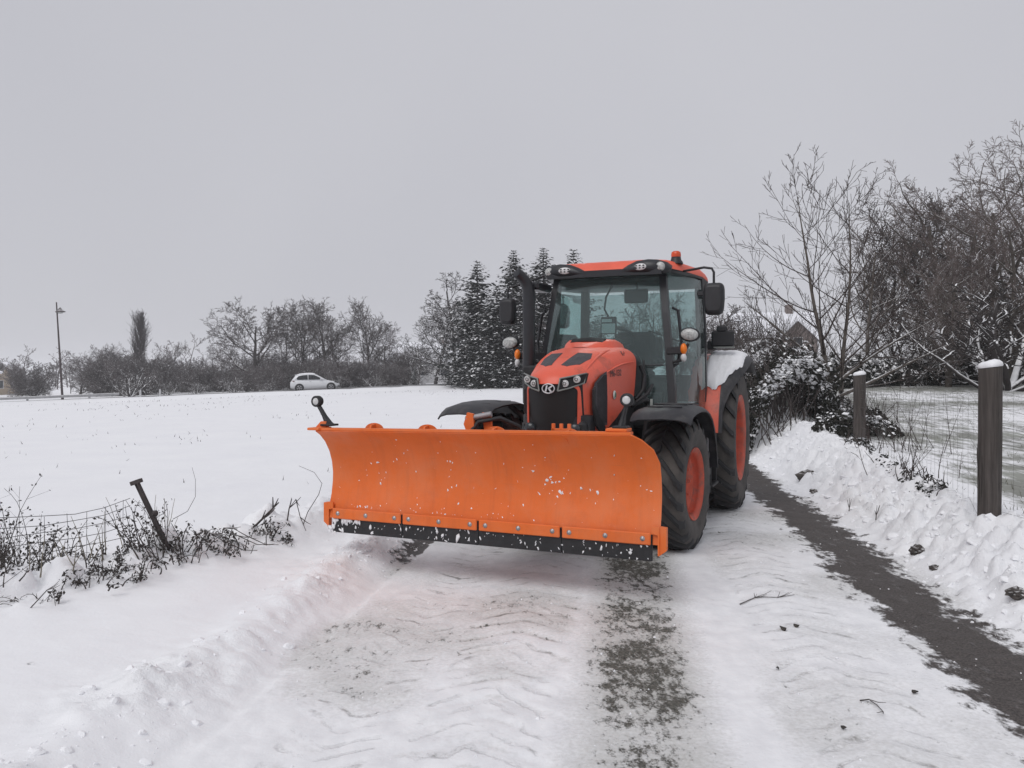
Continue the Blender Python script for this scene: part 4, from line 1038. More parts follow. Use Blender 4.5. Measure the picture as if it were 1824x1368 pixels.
def proto(key, seed, H, r0, par, mats, split=1):
    S = grow(seed, H, r0, par)
    hgt = S[:, 5].max(); S[:, :8] *= H/hgt if par.get('norm', True) else 1
    tr = S[S[:, 8] <= split]; cr = S[S[:, 8] > split]
    v, f = segs_mesh(tr, par.get('kt', 7)); mt = np_mesh('trunk', v, f, mats[0], smooth=True)
    v, f = segs_mesh(cr, par.get('kc', 3)); mc = np_mesh('crown', v, f, mats[1])
    PROTO[key] = (mt, mc, H)
def put_tree(key, name, label, cat, x, y, H, rz=0, sx=1.0, group=None, z=None, mats=None):
    mt, mc, h0 = PROTO[key]; s = H/h0
    o = thing(name, label, cat, (x, y, (gz(x, y) if z is None else z)), rz, group); o.scale = (s*sx, s*sx, s)
    for nm, me_ in (('trunk', mt), ('crown', mc)):
        c = link(nm, me_, o)
    return o
cone_shape = lambda f, l: (1.15 - .75*f) if l == 0 else 1 - .4*f
ball_shape = lambda f, l: (.75 + .5*math.sin(math.pi*min(1, f*.95))) if l == 0 else 1 - .4*f
proto('broad', 3, 9, .20, dict(n=(14, 10, 8, 6), len=(.62, .52, .50, .55), ang=(58, 48, 45, 42), up=(.02, .09, .05, .02), wob=(.10, .20, .24, .28), f0=(.22, .2, .15, .1), rmin=.015, shape=ball_shape, trunk=.72), ('bark_mid', 'twig_mid'))
proto('tall', 8, 10, .19, dict(n=(16, 10, 7, 6), len=(.46, .54, .52, .55), ang=(52, 45, 42, 40), up=(.03, .12, .07, .03), wob=(.07, .18, .22, .25), f0=(.18, .2, .15, .1), rmin=.015, shape=ball_shape, trunk=.85), ('bark_mid', 'twig_mid'))
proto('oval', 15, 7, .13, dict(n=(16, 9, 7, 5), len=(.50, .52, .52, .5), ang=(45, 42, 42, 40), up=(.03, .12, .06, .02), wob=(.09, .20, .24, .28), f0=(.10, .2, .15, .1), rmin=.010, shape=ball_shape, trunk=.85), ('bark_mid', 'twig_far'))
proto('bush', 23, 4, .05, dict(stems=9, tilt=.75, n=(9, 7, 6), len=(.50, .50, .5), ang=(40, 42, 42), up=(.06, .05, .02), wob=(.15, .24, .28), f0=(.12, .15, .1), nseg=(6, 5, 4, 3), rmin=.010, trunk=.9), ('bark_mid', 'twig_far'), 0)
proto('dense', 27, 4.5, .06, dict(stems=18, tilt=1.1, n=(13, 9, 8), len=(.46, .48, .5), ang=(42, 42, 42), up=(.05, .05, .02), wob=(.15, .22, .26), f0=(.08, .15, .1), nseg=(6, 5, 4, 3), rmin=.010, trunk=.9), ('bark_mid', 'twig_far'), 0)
proto('snowy', 31, 3.2, .09, dict(stems=8, tilt=1.5, n=(7, 6, 4), len=(.52, .52, .5), ang=(42, 45, 45), up=(.05, .03, .01), wob=(.16, .24, .28), f0=(.2, .2, .1), nseg=(6, 5, 4, 3), rmin=.013, trunk=1.0), ('bark_snowy', 'twig_snowy'), 0)
proto('frosted', 37, 9, .16, dict(n=(18, 10, 7, 5), len=(.50, .52, .5, .5), ang=(62, 48, 45, 42), up=(.03, .05, .03, .0), wob=(.10, .20, .24, .28), f0=(.10, .2, .15, .1), rmin=.011, shape=cone_shape, trunk=.85), ('bark_snowy', 'twig_snowy'))
proto('poplar', 41, 14, .24, dict(n=(60, 9, 6), len=(.22, .45, .5), ang=(24, 24, 26), up=(.02, .22, .16), wob=(.03, .10, .14), f0=(.10, .15, .1), nseg=(9, 5, 4, 3), rmin=.013, shape=lambda f, l: (.55 + .75*math.sin(math.pi*min(1, .15 + .85*f))) if l == 0 else 1, trunk=.95), ('poplar_bark', 'poplar_bark'))
proto('willow', 45, 9.5, .22, dict(stems=4, tilt=.55, n=(11, 8, 7, 6), len=(.42, .50, .48, .5), ang=(48, 44, 40, 36), up=(.04, .09, .05, .03), wob=(.10, .18, .22, .24), f0=(.12, .15, .1, .1), nseg=(7, 6, 4, 3, 2), rmin=.0065, trunk=.85, shape=ball_shape), ('bark_near', 'twig_willow'))
proto('slender', 49, 8, .10, dict(n=(15, 8, 6), len=(.34, .50, .5), ang=(40, 40, 40), up=(.02, .10, .05), wob=(.07, .16, .2), f0=(.12, .15, .1), nseg=(8, 6, 5, 4), rmin=.007, trunk=.95, shape=ball_shape), ('bark_near', 'twig_willow'))
GT = 'bare trees behind the far road'
TREES = [  # px, top y, distance, kind, width, name, label
 (62, 632, 96, 'dense', 1.35, 'bush_thicket', 'dark rounded thicket just left of the street lamp'),
 (40, 668, 100, 'dense', .8, 'bush_thicket', 'low dark thicket at the left edge in front of cream houses'),
 (126, 640, 112, 'oval', .8, 'bare_tree', 'faint thin tree just right of the street lamp'),
 (148, 650, 120, 'oval', .9, 'bare_tree', 'faint small tree second from the street lamp'),
 (172, 607, 88, 'oval', 1.0, 'bare_tree', 'upright bare tree left of the tall narrow poplar'),
 (208, 618, 90, 'dense', 1.4, 'bush_thicket', 'dense brown thicket at the foot of the poplar, left side'),
 (245, 548, 106, 'poplar', 1.05, 'poplar_tree', 'tall narrow column-shaped poplar rising above the left trees'),
 (262, 622, 86, 'dense', 1.3, 'bush_thicket', 'dense brown thicket at the foot of the poplar, right side'),
 (292, 604, 90, 'oval', 1.0, 'bare_tree', 'pale bare tree right of the poplar'),
 (325, 636, 95, 'dense', 1.2, 'bush_thicket', 'low grey thicket between poplar and the broad round tree'),
 (352, 640, 99, 'bush', 1.1, 'bush_thicket', 'loose grey bush left of a slim pale tree'),
 (378, 613, 102, 'oval', .9, 'bare_tree', 'slim pale tree left of the broad round tree'),
 (402, 646, 92, 'dense', 1.1, 'bush_thicket', 'dark undergrowth at the left foot of the broad round tree'),
 (457, 527, 84, 'broad', 1.12, 'bare_tree', 'broad round-crowned bare tree left of the white car'),
 (505, 556, 94, 'oval', 1.0, 'bare_tree', 'bare tree filling the gap behind the broad round tree'),
 (540, 529, 88, 'tall', 1.1, 'bare_tree', 'tall bare tree standing above the rear of the white car'),
 (578, 527, 86, 'tall', 1.15, 'bare_tree', 'tall thick-trunked bare tree above the front of the white car'),
 (606, 566, 96, 'oval', 1.0, 'bare_tree', 'shorter bare tree right of the thick-trunked pair'),
 (655, 526, 88, 'tall', .95, 'bare_tree', 'tall open-crowned tree halfway between car and conifers'),
 (690, 575, 92, 'oval', 1.15, 'bare_tree', 'rounded tree right of the open-crowned one'),
 (722, 612, 88, 'dense', 1.0, 'bush_thicket', 'dark thicket left of the white-branched tree'),
 (480, 640, 80, 'dense', 1.2, 'bush_thicket', 'dense undergrowth left of the white car'),
 (520, 636, 84, 'dense', 1.2, 'bush_thicket', 'dense undergrowth directly behind the rear of the white car'),
 (566, 628, 82, 'dense', 1.3, 'bush_thicket', 'dense undergrowth behind the roof of the white car'),
 (612, 628, 80, 'dense', 1.3, 'bush_thicket', 'dense undergrowth just right of the white car'),
 (655, 632, 82, 'dense', 1.3, 'bush_thicket', 'dense undergrowth below the open-crowned tree'),
 (695, 640, 80, 'dense', 1.2, 'bush_thicket', 'dense undergrowth left of the small dark cypress'),
 (440, 650, 82, 'dense', 1.1, 'bush_thicket', 'undergrowth at the foot of the broad round tree, right side'),
 (232, 650, 75, 'snowy', 1.25, 'snowy_shrub', 'wide shrub with white snow-lined branches below the poplar'),
 (300, 672, 76, 'snowy', 1.0, 'snowy_shrub', 'low snow-lined shrub right of the wide white-branched one'),
 (350, 674, 76, 'snowy', 1.0, 'snowy_shrub', 'low snow-lined shrub halfway between poplar and car'),
 (418, 664, 76, 'snowy', 1.1, 'snowy_shrub', 'snow-lined shrub below the broad round tree'),
 (478, 672, 76, 'snowy', 1.0, 'snowy_shrub', 'snow-lined shrub just left of the white car'),
 (600, 664, 77, 'snowy', 1.0, 'snowy_shrub', 'snow-lined shrub behind the bonnet of the white car'),
 (668, 660, 76, 'snowy', 1.2, 'snowy_shrub', 'snow-lined shrub between car and conifers'),
 (775, 528, 76, 'frosted', 1.3, 'snowy_tree', 'snow-frosted bare tree left of the conifers'),
 (812, 488, 74, 'frosted', 1.15, 'snowy_tree', 'tall snow-frosted bare tree touching the darkest conifer'),
 (745, 590, 80, 'frosted', .8, 'snowy_tree', 'small snow-frosted tree in front of the pale house'),
 (1095, 545, 40, 'bush', 1.2, 'bush_thicket', 'bare shrub seen through the cab windshield'),
 (1150, 505, 44, 'oval', 1.1, 'bare_tree', 'bare tree seen through the cab rear window'),
 (1215, 540, 38, 'bush', 1.2, 'bush_thicket', 'bare shrub seen through the cab door glass'),
 (1302, 585, 34, 'dense', .8, 'bush_thicket', 'bare thicket right of the tractor mirror, beside the snowy roofs'),
 (1348, 618, 32, 'dense', .9, 'bush_thicket', 'bare thicket in front of the snowy roofs'),
 (1400, 622, 34, 'dense', .9, 'bush_thicket', 'bare thicket below the gabled house'),
 (1545, 358, 31, 'slender', 1.2, 'bare_tree', 'slender bare tree just right of the forked tree'),
 (1590, 405, 35, 'tall', .9, 'bare_tree', 'thin-crowned bare tree behind the slender one'),
 (1640, 335, 33, 'tall', 1.1, 'bare_tree', 'fine-twigged tree left of the huge brown willows'),
 (1735, 258, 30, 'willow', 1.2, 'willow_tree', 'dense brown bare willow, leftmost of the big ones at right'),
 (1850, 240, 31, 'willow', 1.2, 'willow_tree', 'dense brown bare willow cut by the right edge'),
 (1850, 190, 46, 'slender', 1.3, 'bare_tree', 'pale tree topping the willows at the right edge'),
 (1795, 268, 28, 'willow', 1.1, 'willow_tree', 'dense brown bare willow standing behind the nearest fence post'),
 (1690, 420, 27, 'willow', .85, 'willow_tree', 'lower bare willow with snow-lined boughs in front of the big ones'),
 (1790, 470, 25, 'snowy', 1.5, 'snowy_tree', 'spreading tree with thick snow-lined boughs behind the big fence post'),
 (1620, 560, 28, 'snowy', 1.1, 'snowy_tree', 'spreading snow-lined tree behind the middle fence post'),
]
ORD = 'first second third fourth fifth sixth seventh eighth ninth tenth eleventh twelfth thirteenth fourteenth fifteenth sixteenth seventeenth eighteenth nineteenth twentieth'.split() + ['twenty-' + q for q in 'first second third fourth fifth'.split()]
BELT = [(150 + 24*i + 8*((i*7) % 3 - 1), 618 + (i*37) % 34, 88 + (i*13) % 26) for i in range(25)]
rngt = random.Random(5)
for px, yt, d, kind, sx, name, label in TREES:
    x, y = PX(px, d), d; z = gz(x, y); H = 1.6 + (668 - yt)*d/1400 - z
    put_tree(kind, name, label, 'shrub' if ('bush' in name or 'shrub' in name) else 'tree', x, y, H, rngt.uniform(0, 6.28), sx*rngt.uniform(.93, 1.07))
for i, (px, yt, d_) in enumerate(BELT):
    x, y = PX(px, d_), d_; z = gz(x, y)
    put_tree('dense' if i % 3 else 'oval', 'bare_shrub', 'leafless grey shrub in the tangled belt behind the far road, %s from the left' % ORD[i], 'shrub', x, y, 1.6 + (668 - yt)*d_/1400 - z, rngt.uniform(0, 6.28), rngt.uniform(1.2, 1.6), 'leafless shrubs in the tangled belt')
# the forked tree by the fence, near enough to show its limbs
fk = dict(n=(20, 8, 4), len=(.60, .40, .42), ang=(52, 36, 34), up=(.01, .075, .05), wob=(.045, .07, .09), f0=(.12, .18, .15), nseg=(10, 8, 6, 4), rmin=.0045, end=(.10, .18, .3, .5), rr=.48, kt=8, shape=lambda f, l: (1.15 - .75*f) if l == 0 else 1 - .4*f, norm=False)
S = []
for sd, off, dr, L, r in ((61, (0, 0), (-.03, .0, 1), 5.0, .066), (62, (.20, .05), (.07, .05, 1), 4.7, .058)):
    rng = random.Random(sd)
    q = grow(sd, L/.75, r, dict(fk, tilt=.05)); q[:, 0] += off[0]; q[:, 3] += off[0]; q[:, 1] += off[1]; q[:, 4] += off[1]; S.append(q)
for k, (dx, dy, dz, L, r, x0, z0) in enumerate(((-.75, .1, .55, 2.6, .04, 0, .95), (.8, -.2, .42, 2.6, .045, .25, .45), (.72, .1, .55, 2.8, .04, .2, .75), (-.5, -.3, .9, .9, .06, -.3, -.1))):
    q = grow(70 + k, L/.75, r, dict(fk, n=(7, 6, 4), up=(.05, .05, .03), tilt=.0))
    a = V(0, 0, 1).rotation_difference(V(dx, dy, dz)).to_matrix(); M = np.array(a)
    q[:, 0:3] = q[:, 0:3] @ M.T + (x0, 0, z0); q[:, 3:6] = q[:, 3:6] @ M.T + (x0, 0, z0); S.append(q)
S = np.concatenate(S)
fx, fy = PX(1482, 17), 17.0
ft = thing('forked_tree', 'two-stemmed young bare tree with snow on its boughs beside the fence', 'tree', (fx, fy, gz(fx, fy)))
v, f = segs_mesh(S[S[:, 8] <= 0], 9); np_mesh('trunk', v, f, 'bark_near', parent=ft, smooth=True)
v, f = segs_mesh(S[S[:, 8] == 1], 6); tag(np_mesh('limbs', v, f, 'twig_near', parent=ft, smooth=True), kind='stuff')
v, f = segs_mesh(S[S[:, 8] > 1], 4); np_mesh('crown', v, f, 'twig_near', parent=ft)
# conifers: whorls of drooping boughs, dark sprays under snow
def conifer_mesh(seed, H, Rb):
    rg = np.random.RandomState(seed); P0 = []; DI = []; LE = []; segs = [(0, 0, -.2, 0, 0, H*.97, .16, .02, 0)]
    z = .25
    while z < H - .15:
        f = z/H; L = Rb*(1 - f)**.9*(1 if f > .06 else .8) + .10; nb = int(6 + 5*(1 - f)); a0 = rg.rand()*6.3
        for b in range(nb):
            a = a0 + 6.283*b/nb + rg.randn()*.2; l = L*(.45 + .75*rg.rand()); el = .25 - .55*(1 - f) + rg.randn()*.10
            dx = np.array([math.cos(a)*math.cos(el), math.sin(a)*math.cos(el), math.sin(el)]); n = max(3, int(l/.22))
            p = np.array([0, 0, z]); segs.append((0, 0, z, *(p + dx*l*.9), .02, .006, 1))
            for i in range(n):
                q = (i + .7)/n; c = p + dx*l*q + np.array([0, 0, .10*l*q*q])
                for sd in (-1, 1):
                    aa = a + sd*(.75 + .35*rg.rand())*(1 if i < n-1 else .3)
                    P0.append(c); DI.append([math.cos(aa), math.sin(aa), -.30 + .30*rg.randn()]); LE.append((.15 + .32*(1 - q)*min(1, l))*(1 + .3*rg.randn())*min(1, .30 + .8*L))
        z += .17 + .12*(1 - f) + .08*rg.rand()
    P0 = np.array(P0); DI = np.array(DI); DI /= np.linalg.norm(DI, axis=1, keepdims=True); LE = np.maximum(.08, np.array(LE))[:, None]
    n = len(P0); W = np.cross(DI, [0, 0, 1.0]); W /= np.linalg.norm(W, axis=1, keepdims=True); W = W*(.30 + .15*rg.rand(n, 1))*LE + rg.randn(n, 3)*.02
    A, B = P0, P0 + DI*LE*1.25
    M1 = P0 + DI*LE*.5
    dark = np.stack([A, M1 + W, B, M1 - W], 1); sn = rg.rand(n) < .50
    up = np.array([0, 0, .022])
    snow = np.stack([A + DI*LE*.15 + up, M1 + W*.80 + up, B - DI*LE*.1 + up, M1 - W*.80 + up], 1)[sn]
    allq = np.concatenate([dark, snow]); tint = np.concatenate([np.repeat(rg.rand(n)*.55, 4), np.ones(len(snow)*4)])
    vs = allq.reshape(-1, 3); fs = np.arange(len(vs)).reshape(-1, 4)
    mcr = np_mesh('crown', vs, fs, 'spruce_leaf', tint=tint)
    v, f = segs_mesh(np.array(segs), 5); mtr = np_mesh('trunk', v, f, 'bark_mid', smooth=True)
    return mtr, mcr, H
for i, (sd, H, Rb) in enumerate(((5, 10, 3.9), (6, 11, 4.2), (9, 9, 3.7))): PROTO['con%d' % i] = conifer_mesh(sd, H, Rb)
for i, (px, yt, d, kind, sx, label) in enumerate([
    (850, 461, 67, 0, 1.22, 'darkest snow-dusted conifer, leftmost tall one of the row'),
    (915, 444, 66, 1, 1.16, 'tall conifer directly behind the tractor exhaust pipe'),
    (968, 440, 65, 1, 1.22, 'tall snow-dusted conifer above the left corner of the cab'),
    (1021, 440, 66, 0, 1.16, 'dark conifer tip rising behind the tractor cab roof'),
    (885, 505, 63, 2, 1.22, 'shorter conifer left of the tractor mirror'),
    (942, 520, 62, 2, 1.22, 'shorter conifer between exhaust pipe and cab'),
    (1065, 560, 60, 2, 1.34, 'short conifer seen through the left of the windshield'),
    (832, 560, 66, 2, 1.10, 'short conifer at the foot of the darkest one'),
    (738, 648, 73, 2, 0.76, 'small dark cypress beside the pale house'),
    (799, 648, 72, 2, 0.67, 'small dark cypress right of the pale house')]):
    x, y = PX(px, d), d; z = gz(x, y); put_tree('con%d' % kind, 'conifer', label, 'tree', x, y, 1.6 + (668 - yt)*d/1400 - z, rngt.uniform(0, 6), sx)
# far wood on the skyline, one mass
pf = dict(n=(8, 6, 3), len=(.45, .5, .5), ang=(45, 42, 40), up=(.03, .1, .05), wob=(.1, .2, .25), f0=(.15, .2, .1), nseg=(4, 3, 3, 2), rmin=.035, trunk=.85)
fars = [grow(200 + i, 8, .15, pf) for i in range(5)]; SS = []
for i in range(120):
    q = fars[i % 5].copy(); sc = rngt.uniform(.7, 1.25); d = rngt.uniform(135, 260); px = rngt.uniform(-300, 2300); x, y = PX(px, d), d
    a = rngt.uniform(0, 6.28); c, s = math.cos(a), math.sin(a); M = np.array([[c, -s, 0], [s, c, 0], [0, 0, 1]])
    for k in (0, 3): q[:, k:k+3] = (q[:, k:k+3]*sc) @ M.T + (x, y, gz(x, y))
    SS.append(q)
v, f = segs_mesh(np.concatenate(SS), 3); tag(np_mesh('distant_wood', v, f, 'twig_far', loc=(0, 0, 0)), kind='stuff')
# ivy and bramble hedges: leaves over a lumpy body, snow on the upper ones
def hedge(name, label, path, wid, hgt, n, leaf, seed, snowp=.40):
    rg = np.random.RandomState(seed); path = np.array(path, float)
    seg = np.linalg.norm(np.diff(path, axis=0), axis=1); cum = np.concatenate([[0], np.cumsum(seg)])
    def at(s):
        return np.stack([np.interp(s, cum, path[:, 0]), np.interp(s, cum, path[:, 1])], -1)
    s = rg.rand(n)*cum[-1]; c = at(s); dd = at(np.minimum(s + .05, cum[-1])) - at(np.maximum(s - .05, 0)); dd /= np.linalg.norm(dd, axis=1, keepdims=True); nr = np.stack([dd[:, 1], -dd[:, 0]], -1)
    lump = .72 + .75*(fbm(s*.9 + seed, s*0 + 3.3, 3) + .3)
    ang = rg.rand(n)*math.pi; rad = np.sqrt(.45 + .55*rg.rand(n))*(.86 + .5*fbm(s*2.2, ang*2.2 + seed, 3))
    off = np.cos(ang)*rad*wid/2; zz = np.sin(ang)**.8*rad*hgt*lump
    xy = c + nr*off[:, None]; g = base(xy[:, 0], xy[:, 1]); pos = np.stack([xy[:, 0], xy[:, 1], g + zz], -1)
    nrm = np.stack([nr[:, 0]*np.cos(ang), nr[:, 1]*np.cos(ang), np.sin(ang)*1.0], -1) + rg.randn(n, 3)*.55; nrm /= np.linalg.norm(nrm, axis=1, keepdims=True)
    a = np.cross(nrm, rg.randn(n, 3)); a /= np.linalg.norm(a, axis=1, keepdims=True); b = np.cross(nrm, a)
    sz = leaf*(.6 + .8*rg.rand(n))[:, None]
    q = np.stack([pos - a*sz, pos + b*sz*.6 + nrm*sz*.2, pos + a*sz, pos - b*sz*.6 + nrm*sz*.2], 1)
    sn = np.clip((nrm[:, 2] - .25)*1.2, 0, 1)*np.clip(.55 + 1.4*fbm(pos[:, 0]*2, pos[:, 2]*2 + pos[:, 1], 2), 0, 1.3) > (1 - snowp)*rg.rand(n) + .12
    tint = np.repeat(np.where(sn, 1.0, .3*rg.rand(n)), 4)
    o = thing(name, label, 'hedge', (path[0][0], path[0][1], 0)); o.location = (0, 0, 0)
    vs = q.reshape(-1, 3); tag(np_mesh('leaves', vs, np.arange(len(vs)).reshape(-1, 4), 'ivy_leaf', parent=o, tint=tint), kind='stuff')
    # woody stems inside
    st = []
    for _ in range(max(40, n//60)):
        s0 = rg.rand()*cum[-1]; p = np.append(at(np.array([s0]))[0], 0); p[:2] += rg.randn(2)*wid*.12; p[2] = gz(p[0], p[1]) - .03
        d = np.array([rg.randn()*.2, rg.randn()*.2, 1]); r = .011
        for i in range(6):
            d = d + rg.randn(3)*.22; d /= np.linalg.norm(d); q2 = p + d*hgt*.24*(.7 + .6*rg.rand()); st.append((*p, *q2, r, r*.8, 1)); p = q2; r *= .8
    v, f = segs_mesh(np.array(st), 4); tag(np_mesh('stems', v, f, 'dead_stem', parent=o), kind='stuff')
    o.location = (path[0][0], path[0][1], gz(*path[0]))
    for ch_ in o.children: ch_.location = -o.location
    return o
hedge('bramble_hedge', 'tall leafy hedge speckled with snow right behind the tractor', [(5.15, 14.6), (5.7, 17), (6.5, 20), (7.6, 24), (9.2, 30), (11, 36)], 2.1, 1.75, 32000, .056, 3, .80)
hedge('bramble_hedge', 'low leafy brambles around the middle fence post', [(5.35, 13.6), (5.85, 12.9), (6.2, 13.4), (6.5, 15.5), (6.9, 18)], .95, .50, 4200, .045, 5, .45)
hedge('bramble_hedge', 'low hedge closing the far side of the grassy paddock', [(9.0, 26), (13, 28.5), (17, 29), (24, 28.5), (30, 27)], 2.0, 1.35, 26000, .085, 8, .85)
hedge('bramble_hedge', 'thin weeds along the foot of the fence by the big post', [(4.5, 9.0), (4.35, 8.0), (4.75, 10.5), (5.2, 12.0)], .40, .22, 900, .028, 12, .25)
# upright osier shoots by the middle post
def shoots(name, label, x, y, n, H, spread, seed, mat='twig_near', kids=3, cat='shrub'):
    rg = random.Random(seed); segs = []
    for i in range(n):
        p = V(rg.gauss(0, spread*.35), rg.gauss(0, spread*.35), -.06); d = V(rg.gauss(0, .28), rg.gauss(0, .28), 1).normalized(); L = H*rg.uniform(.5, 1); r = .0055
        for k in range(6):
            d = (d + rnd_perp(d, rg)*.09).normalized(); q = p + d*L/6; segs.append((*p, *q, r, r*.82, 1)); r *= .82
            if k > 1 and kids:
                for c in range(rg.randint(0, kids)):
                    e = (d + rnd_perp(d, rg)*.6).normalized(); segs.append((*p, *(p + e*L*rg.uniform(.08, .2)), r*.7, r*.4, 2))
            p = q
    v, f = segs_mesh(np.array(segs), 4); o = thing(name, label, cat, (x, y, hz(x, y)))
    tag(np_mesh('stems', v, f, mat, parent=o), kind='stuff'); return o
shoots('osier_shoots', 'cluster of thin leafless shoots right of the middle fence post', 5.62, 11.6, 34, 1.05, .9, 4)
shoots('osier_shoots', 'smaller thin shoots left of the big fence post', 4.55, 8.9, 14, .62, .5, 5)
# ------------------------------------------------------------------ grass poking through the paddock snow
rg = np.random.RandomState(33); n = 42000
gx = rg.uniform(3.6, 24, n); gy = 5.5 + 22*rg.rand(n)**1.5
keep = (lane_t(gx, gy) > 3.25) & (fbm(gx*.5, gy*.8, 3) + .25*rg.randn(n) > .0); gx, gy = gx[keep], gy[keep]; n = len(gx)
gzv = np.array([hz(a, b) for a, b in zip(gx, gy)]); h = .02 + .08*rg.rand(n)**2.0
d2 = rg.randn(n, 2)*.6; w2 = rg.randn(n, 2); w2 /= np.linalg.norm(w2, axis=1, keepdims=True); w2 *= .0035
b0 = np.stack([gx - w2[:, 0], gy - w2[:, 1], gzv - .01], -1); b1 = np.stack([gx + w2[:, 0], gy + w2[:, 1], gzv - .01], -1); b2 = np.stack([gx + d2[:, 0]*h, gy + d2[:, 1]*h, gzv + h], -1)
vs = np.stack([b0, b1, b2], 1).reshape(-1, 3); tag(np_mesh('grass', vs, np.arange(len(vs)).reshape(-1, 3), 'grass', loc=(0, 0, 0)), kind='stuff')
# sparse stubble in the left field and along the far verge
n = 2600; gy = 9 + 52*rg.rand(n)**.8; gx = gy*rg.uniform(-.68, .03, n); k_, m_ = road_km(gx, gy)
keep = (lane_t(gx, gy) < -2.7) & (m_ > 3) & ((fbm(gx*.4, gy*.25, 3) + .1*rg.randn(n) > .16) | ((m_ < 9) & (rg.rand(n) < .8))); gx, gy = gx[keep], gy[keep]; n = len(gx)
gzv = np.array([hz(a, b) for a, b in zip(gx, gy)]); h = (.02 + .05*rg.rand(n))*(1 + gy/60); w2 = rg.randn(n, 2); w2 /= np.linalg.norm(w2, axis=1, keepdims=True); w2 *= (.004 + .0003*gy)[:, None]; d2 = rg.randn(n, 2)*.7
b0 = np.stack([gx - w2[:, 0], gy - w2[:, 1], gzv - .01], -1); b1 = np.stack([gx + w2[:, 0], gy + w2[:, 1], gzv - .01], -1); b2 = np.stack([gx + d2[:, 0]*h, gy + d2[:, 1]*h, gzv + h], -1)
vs = np.stack([b0, b1, b2], 1).reshape(-1, 3); tag(np_mesh('stubble', vs, np.arange(len(vs)).reshape(-1, 3), 'dead_leaf', loc=(0, 0, 0)), kind='stuff')
def gpt(px, py, z=.15):
    for _ in range(8):
        d = (HC - z)*1400/(py - 668); z = .5*z + .5*hz(PX(px, d), d)
    return PX(px, d), d
# ------------------------------------------------------------------ fences
def wood_post(label, x, y, top, w, seed, lean=0):
    z0 = hz(x, y) - .05; rg = random.Random(seed); n = 16; rings = []
    prof = [1 + .10*rg.uniform(-1, 1) for _ in range(n)]
    for q in (0, .15, .35, .55, .75, .92, 1.0):
        rings.append([(lean*q + w/2*prof[k]*(1 + .03*rg.uniform(-1, 1))*math.cos(6.283*k/n), w/2*prof[k]*math.sin(6.283*k/n), (top - z0)*q + (.012*math.cos(6.283*k/n) if q == 1 else 0)) for k in range(n)])
    o = MB().loft(rings, True, True).build('shaft', 'post_wood')
    t_ = thing('fence_post', label, 'fence post', (x, y, z0), rg.uniform(0, .5)); o.parent = t_
    h = top - z0
    cap = [[(lean + w/2*prof[k]*r_*math.cos(6.283*k/n), w/2*prof[k]*r_*math.sin(6.283*k/n), h + dz + .010*math.cos(6.283*k/n + .5)*(r_ > .3)) for k in range(n)] for r_, dz in ((1.0, .0), (1.06, .012), (1.0, .034), (.75, .052), (.35, .060), (.05, .062))]
    MB().loft(cap, True, True).build('snow_cap', 'snow_lump', t_)
    # drying cracks: thin raised splinters along the grain
    for _ in range(7):
        a = rg.uniform(0, 6.28); zz = rg.uniform(.1, .7)*h; r_ = w/2*1.0
        MB().tube([(lean*(zz/h) + r_*math.cos(a), r_*math.sin(a), zz), (lean*(zz/h) + (r_ + .004)*math.cos(a + .03), (r_ + .004)*math.sin(a + .03), zz + .15), (lean + r_*math.cos(a), r_*math.sin(a), min(h*.97, zz + .35))], [.002, .006, .002], 4).build('splinter', 'post_wood', t_)
    return t_
POSTS = [(PX(1762, 6.6), 6.6), (PX(1531, 12.5), 12.5), (PX(1432, 20), 20)]
wood_post('thick weathered fence post capped with snow, the nearest one at right', *POSTS[0], 1.665, .172, 1, .012)
wood_post('fence post with snow cap in the middle, in front of the forked tree', *POSTS[1], 1.60, .175, 2)
wood_post('far fence post half hidden in the leafy hedge', *POSTS[2], 1.50, .17, 3)
def wire_fence(name, label, pts, zb, zt, nh, step, sag, seed, r=.0016, lean=(0, 0)):
    rg = random.Random(seed); t_ = thing(name, label, 'wire fence', (pts[0][0], pts[0][1], 0)); ox, oy = pts[0]
    P = np.array(pts, float); L = np.concatenate([[0], np.cumsum(np.linalg.norm(np.diff(P, axis=0), axis=1))])
    def pos(s, q):
        x = float(np.interp(s, L, P[:, 0])); y = float(np.interp(s, L, P[:, 1])); b = hz(x, y)
        i = min(len(L) - 2, int(np.searchsorted(L, s, 'right') - 1)); f = (s - L[i])/(L[i+1] - L[i])
        zt_ = zt[i]*(1-f) + zt[i+1]*f - sag*4*f*(1-f); return (x - ox + lean[0]*q, y - oy + lean[1]*q, b + zb + (zt_ - zb)*q)
    for j in range(nh):
        q = (j/(nh-1))**.8; n = int(L[-1]/.22)
        MB().tube([tuple(V(*pos(L[-1]*i/n, q)) + V(0, 0, rg.gauss(0, .006))) for i in range(n + 1)], r*1.25, 4).build('strand', 'wire', t_)
    s = step*.5
    while s < L[-1]:
        a, b = pos(s, 0), pos(s + rg.gauss(0, .01), 1)
        MB().tube([a, tuple((Vector(a) + Vector(b))/2 + V(rg.gauss(0, .006), rg.gauss(0, .006), 0)), b], r, 4).build('stay', 'wire', t_)
        s += step
    return t_
wire_fence('wire_fence', 'fine wire mesh fence strung between the wooden posts at right', [(5.35, 3.2), (4.35, 5.2), POSTS[0], POSTS[1], POSTS[2]], .03, [1.0, 1.0, 1.0, .95, .9], 7, .16, .02, 3, .0009)
wire_fence('wire_fence', 'sagging wire mesh fence hung on the leaning metal post', [gpt(-150, 1050), gpt(90, 1015), gpt(232, 985)], .03, [.55, .40, .46], 6, .17, .03, 6, .0020)
